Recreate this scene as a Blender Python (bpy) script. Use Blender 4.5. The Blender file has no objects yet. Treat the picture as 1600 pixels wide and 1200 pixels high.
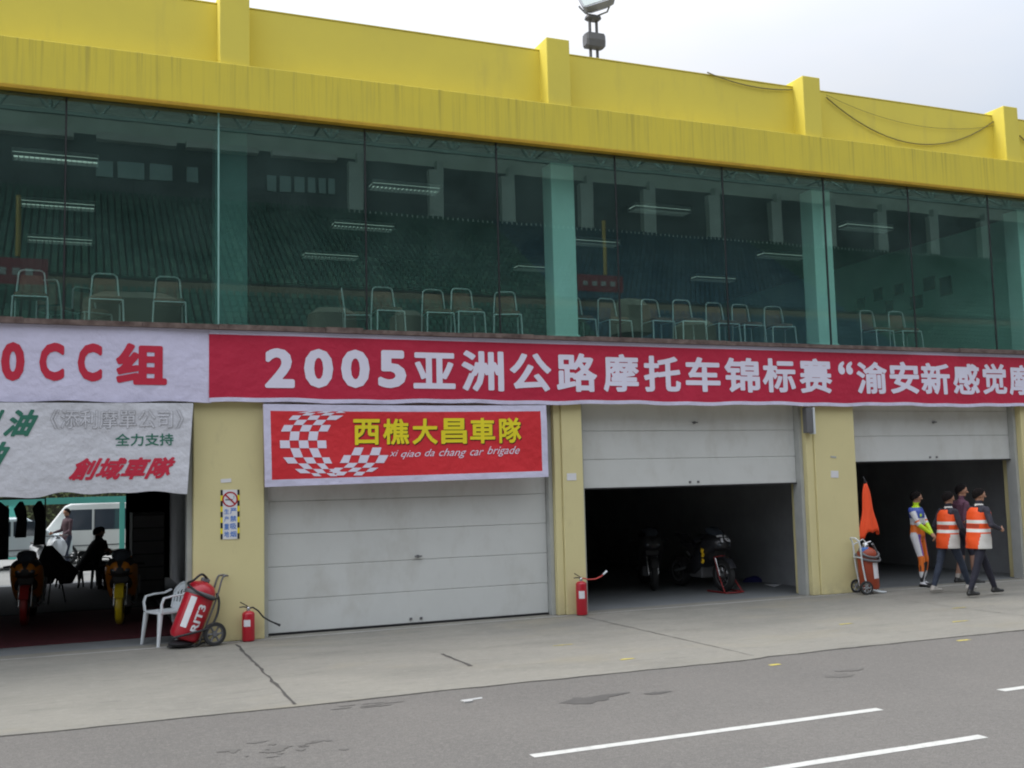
import bpy, bmesh, math, random
import numpy as np
from mathutils import Vector, Matrix, Euler
PI = math.pi
random.seed(7)
sc = bpy.context.scene
COL = sc.collection

# ------------------------------------------------------------------ camera
F_PX, YAW, PIT, ROL = 1657.0, math.radians(22.51), math.radians(5.32), math.radians(-1.43)
CAM = Vector((-2.31, -15.045, 2.05))
_F = Vector((math.sin(YAW)*math.cos(PIT), math.cos(YAW)*math.cos(PIT), math.sin(PIT)))
_R = Vector((math.cos(YAW), -math.sin(YAW), 0)); _U = _R.cross(_F)
_R2 = _R*math.cos(ROL) + _U*math.sin(ROL); _U2 = _U*math.cos(ROL) - _R*math.sin(ROL)
cd = bpy.data.cameras.new('camera'); cam = bpy.data.objects.new('camera', cd); COL.objects.link(cam)
cam.matrix_world = Matrix(((_R2.x, _U2.x, -_F.x, CAM.x), (_R2.y, _U2.y, -_F.y, CAM.y), (_R2.z, _U2.z, -_F.z, CAM.z), (0, 0, 0, 1)))
cd.sensor_width = 36; cd.lens = 36*F_PX/1600; cd.clip_start = 0.1; cd.clip_end = 2000
sc.camera = cam

def P(u, v, x=None, y=None, z=None):
    """measured photograph point -> where it meets a real plane of the place (metres)"""
    d = _F + _R2*((u-800)/F_PX) + _U2*((600-v)/F_PX)
    t = (x-CAM.x)/d.x if x is not None else (y-CAM.y)/d.y if y is not None else (z-CAM.z)/d.z
    return CAM + d*t

# ------------------------------------------------------------------ world, sun, exposure
SUN_EL, SUN_AZ = math.radians(50), math.radians(-72)     # from the left, a little behind the building
w = bpy.data.worlds.new('World'); sc.world = w; w.use_nodes = True
nt = w.node_tree; nt.nodes.clear()
def N(nt, t, **k):
    n = nt.nodes.new(t)
    for a, b in k.items():
        if a in n.inputs: n.inputs[a].default_value = b
        else: setattr(n, a, b)
    return n
wo = N(nt, 'ShaderNodeOutputWorld'); bg = N(nt, 'ShaderNodeBackground', Strength=0.1)
sky = N(nt, 'ShaderNodeTexSky'); sky.sky_type = 'NISHITA'; sky.sun_disc = False
sky.sun_elevation = SUN_EL; sky.sun_rotation = SUN_AZ; sky.dust_density = 4; sky.air_density = 1
tc = N(nt, 'ShaderNodeTexCoord'); no = N(nt, 'ShaderNodeTexNoise', Scale=1.6, Detail=5.0, Roughness=0.55)
mp = N(nt, 'ShaderNodeMapping'); mp.inputs['Scale'].default_value = (1, 1, 2.5)
nt.links.new(tc.outputs['Generated'], mp.inputs[0]); nt.links.new(mp.outputs[0], no.inputs['Vector'])
cr = N(nt, 'ShaderNodeValToRGB'); cr.color_ramp.elements[0].position = .32; cr.color_ramp.elements[1].position = .68
cr.color_ramp.elements[0].color = (.77, .86, 1.0, 1); cr.color_ramp.elements[1].color = (.93, .94, .97, 1)
nt.links.new(no.outputs[0], cr.inputs[0])
# cloud brightness: brightest round the veiled sun and overhead
sd = Vector((math.cos(SUN_EL)*math.sin(SUN_AZ), math.cos(SUN_EL)*math.cos(SUN_AZ), math.sin(SUN_EL)))
dt = N(nt, 'ShaderNodeVectorMath', operation='DOT_PRODUCT'); dt.inputs[1].default_value = sd
nt.links.new(tc.outputs['Generated'], dt.inputs[0])
mr = N(nt, 'ShaderNodeMapRange'); mr.inputs['From Min'].default_value = 0.0; mr.inputs['From Max'].default_value = 1
mr.inputs['To Min'].default_value = 5.9; mr.inputs['To Max'].default_value = 8.4
nt.links.new(dt.outputs['Value'], mr.inputs[0])
# an overcast sky is brighter overhead than near the horizon
sz = N(nt, 'ShaderNodeSeparateXYZ'); nt.links.new(tc.outputs['Generated'], sz.inputs[0])
mz = N(nt, 'ShaderNodeMapRange'); mz.inputs['From Min'].default_value = .15; mz.inputs['From Max'].default_value = 1; mz.inputs['To Min'].default_value = .535; mz.inputs['To Max'].default_value = 2.15
nt.links.new(sz.outputs['Z'], mz.inputs[0]); mm = N(nt, 'ShaderNodeMath', operation='MULTIPLY'); nt.links.new(mr.outputs[0], mm.inputs[0]); nt.links.new(mz.outputs[0], mm.inputs[1])
vm = N(nt, 'ShaderNodeVectorMath', operation='SCALE'); nt.links.new(cr.outputs[0], vm.inputs[0]); nt.links.new(mm.outputs[0], vm.inputs['Scale'])
mx = N(nt, 'ShaderNodeMix', data_type='RGBA'); mx.inputs[0].default_value = .88
nt.links.new(sky.outputs[0], mx.inputs[6]); nt.links.new(vm.outputs[0], mx.inputs[7])
nt.links.new(mx.outputs[2], bg.inputs[0]); nt.links.new(bg.outputs[0], wo.inputs[0])
sl = bpy.data.lights.new('sun', 'SUN'); so = bpy.data.objects.new('sun', sl); COL.objects.link(so)
sl.energy = 1.1; sl.angle = math.radians(16); sl.color = (1, .95, .88)
so.rotation_euler = (-sd).to_track_quat('-Z', 'Y').to_euler(); so.location = (-20, 5, 40)
sc.view_settings.view_transform = 'Standard'; sc.view_settings.look = 'None'; sc.view_settings.gamma = 1
sc.view_settings.exposure = 0.9
sc.render.engine = 'CYCLES'
sc.cycles.max_bounces = 10; sc.cycles.transparent_max_bounces = 16; sc.cycles.filter_width = 2.0

# ------------------------------------------------------------------ helpers
def tag(o, label=None, cat=None, group=None, kind=None):
    if label: o['label'] = label
    if cat: o['category'] = cat
    if group: o['group'] = group
    if kind: o['kind'] = kind
    return o
def empty(name, loc=(0, 0, 0), rz=0, label=None, cat=None, group=None):
    o = bpy.data.objects.new(name, None); COL.objects.link(o); o.location = loc; o.rotation_euler = (0, 0, rz)
    return tag(o, label, cat, group)
def children(o): return [c for c in bpy.data.objects if c.parent == o]
def copy_tree(o, parent=None):
    ch = children(o)
    c = o.copy(); COL.objects.link(c)
    if parent: c.parent = parent
    for k in ch: copy_tree(k, c)
    return c

class MB:
    def __init__(s): s.v = []; s.f = []; s.m = []; s.sm = []; s.mi = 0; s.xf = None
    def add(s, vs, fs, smooth=False, mi=None):
        b = len(s.v)
        if s.xf is not None: vs = [s.xf @ Vector(q) for q in vs]
        s.v += [tuple(q) for q in vs]
        for f in fs:
            s.f.append(tuple(i+b for i in f)); s.m.append(s.mi if mi is None else mi); s.sm.append(smooth)
        return s
    def box(s, a, b, mi=None):
        x0, y0, z0 = a; x1, y1, z1 = b
        if x0 > x1: x0, x1 = x1, x0
        if y0 > y1: y0, y1 = y1, y0
        if z0 > z1: z0, z1 = z1, z0
        return s.add([(x0, y0, z0), (x1, y0, z0), (x1, y1, z0), (x0, y1, z0), (x0, y0, z1), (x1, y0, z1), (x1, y1, z1), (x0, y1, z1)],
              [(0, 3, 2, 1), (4, 5, 6, 7), (0, 1, 5, 4), (1, 2, 6, 5), (2, 3, 7, 6), (3, 0, 4, 7)], mi=mi)
    def obox(s, c, size, rot=(0, 0, 0), mi=None):
        M = Matrix.Translation(c) @ Euler(rot).to_matrix().to_4x4()
        sx, sy, sz = [q/2 for q in size]
        vs = [M @ Vector(q) for q in [(-sx, -sy, -sz), (sx, -sy, -sz), (sx, sy, -sz), (-sx, sy, -sz), (-sx, -sy, sz), (sx, -sy, sz), (sx, sy, sz), (-sx, sy, sz)]]
        return s.add(vs, [(0, 3, 2, 1), (4, 5, 6, 7), (0, 1, 5, 4), (1, 2, 6, 5), (2, 3, 7, 6), (3, 0, 4, 7)], mi=mi)
    def tube(s, pts, r, n=8, closed=False, mi=None):
        pts = [Vector(p) for p in pts]; rs = r if isinstance(r, (list, tuple)) else [r]*len(pts)
        rings = []; prev = None; m = len(pts)
        for i, p in enumerate(pts):
            if closed: t = pts[(i+1) % m]-pts[i-1]
            else: t = pts[min(i+1, m-1)]-pts[max(i-1, 0)]
            t.normalize()
            if prev is None:
                a = Vector((0, 0, 1)) if abs(t.z) < .9 else Vector((1, 0, 0))
                u = t.cross(a).normalized()
            else: u = (prev-t*prev.dot(t)).normalized()
            prev = u; q = t.cross(u)
            rings.append([p+(u*math.cos(2*PI*k/n)+q*math.sin(2*PI*k/n))*rs[i] for k in range(n)])
        vs = [v for rg in rings for v in rg]; fs = []
        for i in range(m if closed else m-1):
            j = (i+1) % m
            for k in range(n): fs.append((i*n+k, i*n+(k+1) % n, j*n+(k+1) % n, j*n+k))
        s.add(vs, fs, True, mi)
        if not closed:
            b = len(s.v)-len(vs)
            s.f.append(tuple(b+k for k in reversed(range(n)))); s.m.append(s.mi if mi is None else mi); s.sm.append(False)
            s.f.append(tuple(b+(m-1)*n+k for k in range(n))); s.m.append(s.mi if mi is None else mi); s.sm.append(False)
        return s
    def lathe(s, prof, n=24, M=None, mi=None, closed=False):
        """prof: (r, z) list, spun about local z"""
        M = M or Matrix.Identity(4); vs = []; fs = []; m = len(prof)
        for r, z in prof:
            for k in range(n): vs.append(M @ Vector((r*math.cos(2*PI*k/n), r*math.sin(2*PI*k/n), z)))
        for i in range(m if closed else m-1):
            j = (i+1) % m
            for k in range(n): fs.append((i*n+k, i*n+(k+1) % n, j*n+(k+1) % n, j*n+k))
        if not closed:
            fs.append(tuple(reversed(range(n)))); fs.append(tuple((m-1)*n+k for k in range(n)))
        return s.add(vs, fs, True, mi)
    def loft(s, secs, n=16, mi=None, e=2.0, smooth=True):
        """secs: (centre, half_u, half_v, U, V) superellipse sections"""
        vs = []; fs = []
        for c, hu, hv, U, V in secs:
            c = Vector(c); U = Vector(U); V = Vector(V)
            for k in range(n):
                a = 2*PI*k/n; ca, sa = math.cos(a), math.sin(a)
                vs.append(c+U*(hu*math.copysign(abs(ca)**(2/e), ca))+V*(hv*math.copysign(abs(sa)**(2/e), sa)))
        for i in range(len(secs)-1):
            for k in range(n): fs.append((i*n+k, i*n+(k+1) % n, (i+1)*n+(k+1) % n, (i+1)*n+k))
        fs.append(tuple(reversed(range(n)))); fs.append(tuple((len(secs)-1)*n+k for k in range(n)))
        return s.add(vs, fs, smooth, mi)
    def prism(s, poly, a, b, axis='y', mi=None):
        """poly of 2d points extruded from a to b along axis"""
        n = len(poly)
        def q(p, t): return (p[0], t, p[1]) if axis == 'y' else (t, p[0], p[1]) if axis == 'x' else (p[0], p[1], t)
        vs = [q(p, a) for p in poly]+[q(p, b) for p in poly]
        fs = [tuple(range(n)), tuple(reversed(range(n, 2*n)))]+[(i, n+i, n+(i+1) % n, (i+1) % n) for i in range(n)]
        return s.add(vs, fs, False, mi)
    def build(s, name, mats, parent=None, bevel=0, seg=2, fix=True):
        me = bpy.data.meshes.new(name); me.from_pydata(s.v, [], s.f)
        if not isinstance(mats, (list, tuple)): mats = [mats]
        for m in mats: me.materials.append(m)
        me.polygons.foreach_set('material_index', s.m); me.polygons.foreach_set('use_smooth', s.sm)
        if fix:
            bm = bmesh.new(); bm.from_mesh(me); bmesh.ops.recalc_face_normals(bm, faces=bm.faces); bm.to_mesh(me); bm.free()
        me.update()
        if any(s.sm): me.set_sharp_from_angle(angle=math.radians(45))
        o = bpy.data.objects.new(name, me); COL.objects.link(o)
        if parent: o.parent = parent
        if bevel:
            md = o.modifiers.new('bevel', 'BEVEL'); md.width = bevel; md.segments = seg; md.limit_method = 'ANGLE'; md.angle_limit = math.radians(40)
        return o

_mc = {}
def mat(name, c, rough=.6, var=.08, scale=3.0, bump=0.0, bscale=60, metal=0, stretch=(1, 1, 1), spec=.4, c2=None, detail=6, coat=0):
    if name in _mc: return _mc[name]
    m = bpy.data.materials.new(name); m.use_nodes = True; nt = m.node_tree; b = nt.nodes['Principled BSDF']
    b.inputs['Roughness'].default_value = rough; b.inputs['Metallic'].default_value = metal
    b.inputs['Specular IOR Level'].default_value = spec
    if coat: b.inputs['Coat Weight'].default_value = coat; b.inputs['Coat Roughness'].default_value = .08
    t = N(nt, 'ShaderNodeTexCoord'); mp = N(nt, 'ShaderNodeMapping'); mp.inputs['Scale'].default_value = stretch
    no = N(nt, 'ShaderNodeTexNoise', Scale=scale, Detail=float(detail), Roughness=.6)
    nt.links.new(t.outputs['Object'], mp.inputs[0]); nt.links.new(mp.outputs[0], no.inputs['Vector'])
    r = N(nt, 'ShaderNodeValToRGB'); r.color_ramp.elements[0].position = .3; r.color_ramp.elements[1].position = .7
    lo = [q*(1-var) for q in c] if c2 is None else c2; hi = [min(1, q*(1+var)) for q in c] if c2 is None else c
    r.color_ramp.elements[0].color = (*lo, 1); r.color_ramp.elements[1].color = (*hi, 1)
    nt.links.new(no.outputs[0], r.inputs[0]); nt.links.new(r.outputs[0], b.inputs['Base Color'])
    if bump:
        n2 = N(nt, 'ShaderNodeTexNoise', Scale=float(bscale), Detail=4.0); bp = N(nt, 'ShaderNodeBump', Strength=bump, Distance=.01 if bscale > 10 else .06)
        nt.links.new(t.outputs['Object'], n2.inputs['Vector']); nt.links.new(n2.outputs[0], bp.inputs['Height']); nt.links.new(bp.outputs[0], b.inputs['Normal'])
    _mc[name] = m; return m
def overlay(m, col, scale, lo, hi, stretch=(1, 1, 1), amount=.6, detail=5, grad=None, coord='Object'):
    """a second stain layer with a shape of its own mixed over the base colour; grad=(axis, from, to) limits it"""
    nt = m.node_tree; b = nt.nodes['Principled BSDF']; src = b.inputs['Base Color'].links[0].from_socket
    t = N(nt, 'ShaderNodeTexCoord'); mp = N(nt, 'ShaderNodeMapping'); mp.inputs['Scale'].default_value = stretch
    no = N(nt, 'ShaderNodeTexNoise', Scale=float(scale), Detail=float(detail), Roughness=.65)
    mr = N(nt, 'ShaderNodeMapRange'); mr.inputs['From Min'].default_value = lo; mr.inputs['From Max'].default_value = hi; mr.inputs['To Max'].default_value = amount
    nt.links.new(t.outputs[coord], mp.inputs[0]); nt.links.new(mp.outputs[0], no.inputs['Vector']); nt.links.new(no.outputs[0], mr.inputs[0])
    f = mr.outputs[0]
    if grad:
        sx = N(nt, 'ShaderNodeSeparateXYZ'); nt.links.new(t.outputs[coord], sx.inputs[0])
        g = N(nt, 'ShaderNodeMapRange'); g.inputs['From Min'].default_value = grad[1]; g.inputs['From Max'].default_value = grad[2]
        nt.links.new(sx.outputs[grad[0]], g.inputs[0]); mu = N(nt, 'ShaderNodeMath', operation='MULTIPLY')
        nt.links.new(f, mu.inputs[0]); nt.links.new(g.outputs[0], mu.inputs[1]); f = mu.outputs[0]
    mx = N(nt, 'ShaderNodeMix', data_type='RGBA'); mx.inputs[7].default_value = (*col, 1)
    nt.links.new(f, mx.inputs[0]); nt.links.new(src, mx.inputs[6]); nt.links.new(mx.outputs[2], b.inputs['Base Color'])
    return m
def emis(name, c, s):
    m = bpy.data.materials.new(name); m.use_nodes = True; b = m.node_tree.nodes['Principled BSDF']
    b.inputs['Base Color'].default_value = (*c, 1); b.inputs['Emission Color'].default_value = (*c, 1); b.inputs['Emission Strength'].default_value = s
    return m

# ------------------------------------------------------------------ materials
M = {}
M['asphalt'] = mat('asphalt', (.150, .140, .128), .9, .07, .35, .6, 90, c2=(.124, .117, .108))
overlay(M['asphalt'], (.27, .26, .24), 75, .54, .68, amount=.6, detail=3)
overlay(M['asphalt'], (.06, .058, .055), 55, .56, .7, amount=.5, detail=3)
overlay(M['asphalt'], (.23, .215, .195), 24, .5, .66, amount=.35, detail=6)
overlay(M['asphalt'], (.10, .095, .09), 17, .54, .7, amount=.4, detail=6)
overlay(M['asphalt'], (.12, .115, .11), 1.1, .6, .78, (.6, 1, 1), .35)
M['concrete'] = mat('concrete', (.25, .237, .203), .88, .07, .5, .35, 50, c2=(.2, .191, .168))
overlay(M['concrete'], (.15, .145, .125), 1.1, .50, .70, (.3, 1, 1), .55)
overlay(M['concrete'], (.13, .125, .11), 7, .56, .70, (.25, 1, 1), .5)
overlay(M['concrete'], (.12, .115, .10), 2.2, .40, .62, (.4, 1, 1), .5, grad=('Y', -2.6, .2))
overlay(M['concrete'], (.15, .145, .13), 20, .52, .68, (.6, 1, 1), .4, detail=6)
overlay(M['concrete'], (.33, .32, .28), 13, .54, .72, (.5, 1, 1), .4, detail=6)
overlay(M['concrete'], (.31, .30, .26), 60, .56, .68, amount=.45, detail=3)
overlay(M['concrete'], (.27, .24, .17), .7, .55, .7, (.5, 1, 1), .4)
M['floor'] = mat('garage_floor', (.17, .18, .185), .6, .12, 1.2, .1)
M['rear'] = mat('rear_paving', (.25, .25, .235), .85, .06, .8)
M['yellow'] = mat('yellow_render', (.76, .64, .095), .75, .05, .8, .12, 35, c2=(.70, .59, .095))
overlay(M['yellow'], (.4, .34, .12), 2.0, .55, .8, (1.2, 1, .25), .3)
M['fascia'] = mat('fascia_yellow', (.72, .585, .06), .7, .05, .8, .1, 40, c2=(.65, .54, .065))
overlay(M['fascia'], (.27, .22, .05), 5.0, .53, .72, (3.2, 3.2, .06), .6, grad=('Z', 7.2, 8.1))
overlay(M['fascia'], (.3, .25, .08), 14.0, .5, .7, (1.5, 1.5, .05), .22)
M['rim'] = mat('rim_orange', (.45, .27, .015), .6, .15, 4, stretch=(1, 1, 1))
M['cream'] = mat('cream_paint', (.64, .57, .30), .75, .04, 1.0, .1, 30)
overlay(M['cream'], (.38, .33, .2), 3, .58, .75, (1, 1, .5), .3)
overlay(M['cream'], (.3, .26, .17), 4, .42, .6, (1, 1, 1), .4, grad=('Z', .35, 0))
M['door'] = mat('door_white', (.60, .61, .59), .5, .04, 1.5, c2=(.56, .57, .55))
overlay(M['door'], (.36, .34, .29), 2.2, .5, .75, (1, 1, .6), .35)
M['jamb'] = mat('jamb_grey', (.4, .41, .39), .6, .1, 3)
M['teal'] = mat('teal_paint', (.60, .86, .78), .6, .05, 2)
M['tealdark'] = mat('teal_frame', (.1, .45, .38), .6, .05, 2)
M['pgreen'] = mat('partition_green', (.42, .72, .62), .7, .08, .8)
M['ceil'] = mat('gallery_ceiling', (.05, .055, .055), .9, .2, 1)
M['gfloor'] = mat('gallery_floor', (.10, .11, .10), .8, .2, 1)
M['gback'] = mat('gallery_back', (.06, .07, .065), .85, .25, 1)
M['inner'] = mat('garage_wall', (.30, .31, .32), .85, .15, 1.5)
M['innerdark'] = mat('garage_ceiling', (.25, .25, .26), .9, .1, 1)
M['ledge'] = mat('ledge_dirty', (.2, .15, .13), .9, .4, 9, c2=(.07, .045, .04))
M['bwhite'] = mat('banner_white', (.60, .58, .74), .6, .03, 2.0, .45, 5)
M['bred'] = mat('banner_red', (.46, .014, .048), .6, .06, 1.2, .4, 5)
M['bred2'] = mat('banner_bright_red', (.62, .025, .035), .55, .05, 1.5, .3, 8)
M['bgrey'] = mat('banner_pale', (.58, .585, .63), .6, .05, 2.2, .5, 6)
M['byellow'] = mat('letter_yellow', (.78, .66, .02), .6, .03)
M['bblack'] = mat('letter_dark', (.03, .02, .02), .6, .03)
M['lgreen'] = mat('letter_green', (.03, .16, .11), .6, .05)
M['lred'] = mat('letter_red', (.5, .02, .05), .6, .05)
M['lgrey'] = mat('letter_grey', (.33, .33, .35), .6, .05)
M['lwhite'] = mat('letter_white', (.70, .68, .80), .6, .03)
M['lblue'] = mat('letter_blue', (.08, .2, .55), .6, .05)
M['paint'] = mat('road_paint', (.56, .56, .53), .8, .06, 9, c2=(.46, .455, .43))
overlay(M['paint'], (.25, .24, .22), 16, .56, .72, amount=.6, detail=8)
M['ypaint'] = mat('yellow_mark', (.48, .40, .08), .8, .2, 9)
overlay(M['ypaint'], (.2, .19, .16), 14, .45, .62, amount=.7, detail=8)
M['joint'] = mat('joint_dark', (.07, .065, .06), .95, .3, 6)
M['chrome'] = mat('steel_tube', (.6, .63, .63), .3, .05, 3, metal=.2)
M['dchrome'] = mat('dull_chrome', (.5, .5, .5), .2, .05, 3, metal=.9)
M['brown'] = mat('brown_fabric', (.17, .075, .045), .8, .15, 20)
M['black'] = mat('black_plastic', (.018, .018, .02), .5, .1, 5)
M['rubber'] = mat('rubber', (.025, .025, .025), .8, .1, 10)
M['greym'] = mat('grey_metal', (.3, .31, .32), .45, .08, 4, metal=.4)
M['dgrey'] = mat('dark_grey_metal', (.13, .13, .135), .5, .08, 4)
M['redp'] = mat('red_enamel', (.42, .012, .025), .3, .05, 3, coat=.3)
M['redw'] = mat('red_enamel_worn', (.5, .05, .04), .45, .2, 5, c2=(.36, .045, .035))
M['wplast'] = mat('white_plastic', (.62, .66, .68), .45, .03, 4)
M['wpaper'] = mat('white_label', (.68, .68, .7), .6, .05, 8)
M['orange'] = mat('orange_cloth', (.85, .085, .02), .7, .06, 4, .2, 12)
M['cable'] = mat('cable_dark', (.2, .17, .07), .8, .1)
M['carw'] = mat('van_white', (.7, .7, .67), .3, .03, 2, coat=.5)
M['glassd'] = mat('car_glass', (.05, .06, .075), .08, .05, 2, spec=.8)
M['hedge'] = mat('hedge_olive', (.10, .12, .05), .9, .3, 6, .6, 20)
M['mat'] = mat('red_carpet', (.055, .004, .008), .95, .2, 6, .4, 120)
M['skin'] = mat('skin', (.42, .22, .14), .6, .05, 10)
M['hair'] = mat('hair_black', (.012, .01, .01), .95, .2, 40, .6, 200, spec=.08)

def glass_mat(name, tint, f0, mult=1.0):
    m = bpy.data.materials.new(name); m.use_nodes = True; nt = m.node_tree; nt.nodes.clear()
    o = N(nt, 'ShaderNodeOutputMaterial'); tr = N(nt, 'ShaderNodeBsdfTransparent'); tr.inputs[0].default_value = (*tint, 1)
    gl = N(nt, 'ShaderNodeBsdfGlossy'); gl.inputs['Roughness'].default_value = 0.0; gl.inputs['Color'].default_value = (.8, 1, .95, 1)
    lw = N(nt, 'ShaderNodeLayerWeight'); lw.inputs[0].default_value = .5
    pw = N(nt, 'ShaderNodeMath', operation='POWER'); pw.inputs[1].default_value = 5
    ma = N(nt, 'ShaderNodeMath', operation='MULTIPLY_ADD'); ma.inputs[1].default_value = 1-f0; ma.inputs[2].default_value = f0
    # faint waviness of float glass
    t = N(nt, 'ShaderNodeTexCoord'); no = N(nt, 'ShaderNodeTexNoise', Scale=.9, Detail=2.0); bp = N(nt, 'ShaderNodeBump', Strength=.004, Distance=.1)
    nt.links.new(t.outputs['Object'], no.inputs['Vector']); nt.links.new(no.outputs[0], bp.inputs['Height']); nt.links.new(bp.outputs[0], gl.inputs['Normal'])
    mx = N(nt, 'ShaderNodeMixShader')
    nt.links.new(lw.outputs['Facing'], pw.inputs[0]); nt.links.new(pw.outputs[0], ma.inputs[0]); nt.links.new(ma.outputs[0], mx.inputs[0])
    nt.links.new(tr.outputs[0], mx.inputs[1]); nt.links.new(gl.outputs[0], mx.inputs[2]); # thin diffuse layer that mixes a milky haze veil into the pane
    df = N(nt, 'ShaderNodeBsdfDiffuse'); df.inputs[0].default_value = (.50, .78, .72, 1); m2 = N(nt, 'ShaderNodeMixShader')
    dn = N(nt, 'ShaderNodeTexNoise', Scale=1.3, Detail=5.0); dr = N(nt, 'ShaderNodeMapRange'); dr.inputs['From Min'].default_value = .3; dr.inputs['From Max'].default_value = .75; dr.inputs['To Min'].default_value = .008; dr.inputs['To Max'].default_value = .027
    nt.links.new(t.outputs['Object'], dn.inputs['Vector']); nt.links.new(dn.outputs[0], dr.inputs[0]); nt.links.new(dr.outputs[0], m2.inputs[0])
    nt.links.new(mx.outputs[0], m2.inputs[1]); nt.links.new(df.outputs[0], m2.inputs[2]); nt.links.new(m2.outputs[0], o.inputs[0])
    return m
M['glass'] = glass_mat('green_glass', (.84, .95, .925), .15)

# ------------------------------------------------------------------ lettering (built-in font, as meshes)
def glyph(s, bold=.02, shear=0):
    cu = bpy.data.curves.new('t', 'FONT'); cu.body = s; cu.offset = bold; cu.shear = shear; cu.resolution_u = 3
    o = bpy.data.objects.new('t', cu); COL.objects.link(o)
    bpy.context.view_layer.update()
    dg = bpy.context.evaluated_depsgraph_get(); me = o.evaluated_get(dg).to_mesh()
    vs = [(v.co.x, v.co.y) for v in me.vertices]; fs = [tuple(p.vertices) for p in me.polygons]
    o.evaluated_get(dg).to_mesh_clear(); bpy.data.objects.remove(o); bpy.data.curves.remove(cu)
    return vs, fs
def glyph_field(vs, fs, bold, G=88):
    """signed distance of the glyph sampled on a grid, grown by bold (in em), contoured with marching squares"""
    V = np.array(vs); T = np.array([t for f in fs for t in ((f[0], f[k], f[k+1]) for k in range(1, len(f)-1))])
    ec = {}
    for f in fs:
        for k in range(len(f)):
            e = (f[k], f[(k+1) % len(f)]); q = tuple(sorted(e)); ec[q] = ec.get(q, 0)+1
    E = np.array([e for e, c in ec.items() if c == 1])
    lo = V.min(0)-bold*1.3-.01; hi = V.max(0)+bold*1.3+.01; d = hi-lo; st = max(d[1]/G, d[0]/(G*7)); nx, ny = int(d[0]/st)+2, int(d[1]/st)+2
    X, Y = np.meshgrid(lo[0]+st*np.arange(nx), lo[1]+st*np.arange(ny)); Pn = np.stack([X.ravel(), Y.ravel()], 1)
    D = np.full(len(Pn), 1e9); ins = np.zeros(len(Pn), bool)
    for a, b in E:
        p, q = V[a], V[b]; dd = q-p; t = np.clip(((Pn-p) @ dd)/(dd @ dd+1e-12), 0, 1); D = np.minimum(D, ((Pn-p-t[:, None]*dd)**2).sum(1))
    for a, b, c in T:
        A, B, C = V[a], V[b], V[c]; cr_ = lambda u, v: u[0]*(Pn[:, 1]-v[1])-u[1]*(Pn[:, 0]-v[0])
        s1, s2, s3 = cr_(B-A, A), cr_(C-B, B), cr_(A-C, C); ins |= ((s1 >= 0) & (s2 >= 0) & (s3 >= 0)) | ((s1 <= 0) & (s2 <= 0) & (s3 <= 0))
    Fd = (np.where(ins, 1, -1)*np.sqrt(D)+bold).reshape(ny, nx)
    ov = []; of = []
    for j in range(ny-1):
        run = None
        for i in range(nx):
            full = i < nx-1 and Fd[j, i] > 0 and Fd[j, i+1] > 0 and Fd[j+1, i] > 0 and Fd[j+1, i+1] > 0
            if full and run is None: run = i
            if run is not None and (not full or i-run >= 10):
                b = len(ov); ov += [(X[j, run], Y[j, 0]), (X[j, i], Y[j, 0]), (X[j, i], Y[j+1, 0]), (X[j, run], Y[j+1, 0])]; of.append((b, b+1, b+2, b+3)); run = i if full else None
            if i < nx-1 and not full:
                cs = [(i, j), (i+1, j), (i+1, j+1), (i, j+1)]; fv = [Fd[q[1], q[0]] for q in cs]
                if max(fv) <= 0: continue
                pl = []
                for k in range(4):
                    a, b_ = cs[k], cs[(k+1) % 4]; fa, fb = fv[k], fv[(k+1) % 4]; pa = (X[0, a[0]], Y[a[1], 0]); pb = (X[0, b_[0]], Y[b_[1], 0])
                    if fa > 0: pl.append(pa)
                    if (fa > 0) != (fb > 0): t = fa/(fa-fb); pl.append((pa[0]+(pb[0]-pa[0])*t, pa[1]+(pb[1]-pa[1])*t))
                if len(pl) >= 3: b = len(ov); ov += pl; of.append(tuple(range(b, b+len(pl))))
    return ov, of
def put_text(mb, s, x0, x1, z0, z1, yf, bold=.02, shear=0, mi=0, maxlen=.15):
    """fits the glyphs of s into the box x0..x1, z0..z1; yf(x, z) gives the surface depth"""
    vs, fs = glyph(s, 0, shear)
    vs, fs = glyph_field(vs, fs, bold, 88 if abs(z1-z0) > .15 else 56)
    ax = min(v[0] for v in vs); bx = max(v[0] for v in vs); az = min(v[1] for v in vs); bz = max(v[1] for v in vs)
    L = []
    for v in vs:
        x = x0+(v[0]-ax)/(bx-ax)*(x1-x0); z = z0+(v[1]-az)/(bz-az)*(z1-z0); L.append((x, yf(x, z), z))
    mb.add(L, fs, mi=mi)

# ================================================================== GROUND
def struct(mb, name, m, **k): o = mb.build(name, m, **k); o['kind'] = 'structure'; return o
g = MB(); n = 60
def sheet(mb, x0, x1, y0, y1, z): mb.add([(x0, y0, z), (x1, y0, z), (x1, y1, z), (x0, y1, z)], [(0, 1, 2, 3)])
sheet(g, -500, 600, -500, 600, -.012); struct(g, 'ground', M['asphalt'])
# the concrete apron: its front edge is ragged where the asphalt was laid against it
rnd = random.Random(3); g = MB(); edge = []
x = -40.0; yy = 0
while x < 60:
    yy = yy*.75+rnd.uniform(-.022, .022)
    edge.append((x, -4.72+yy+(.05 if x > 5 else 0))); x += rnd.uniform(.12, .3)
vs = []; fs = []
for (a, b) in edge: vs += [(a, b, -.012), (a, b, -.003), (a, b+.02, 0), (a, .28, 0)]
for i in range(len(edge)-1):
    for k in range(3): fs.append((i*4+k, (i+1)*4+k, (i+1)*4+k+1, i*4+k+1))
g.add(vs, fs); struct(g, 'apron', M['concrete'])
g = MB(); g.box((-40, .28, -.03), (60, 12.2, -.001)); struct(g, 'garage_floor', M['floor'])
g = MB(); g.box((-80, 12.2, -.03), (120, 80, -.003)); struct(g, 'rear_paving', M['rear'])
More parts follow.
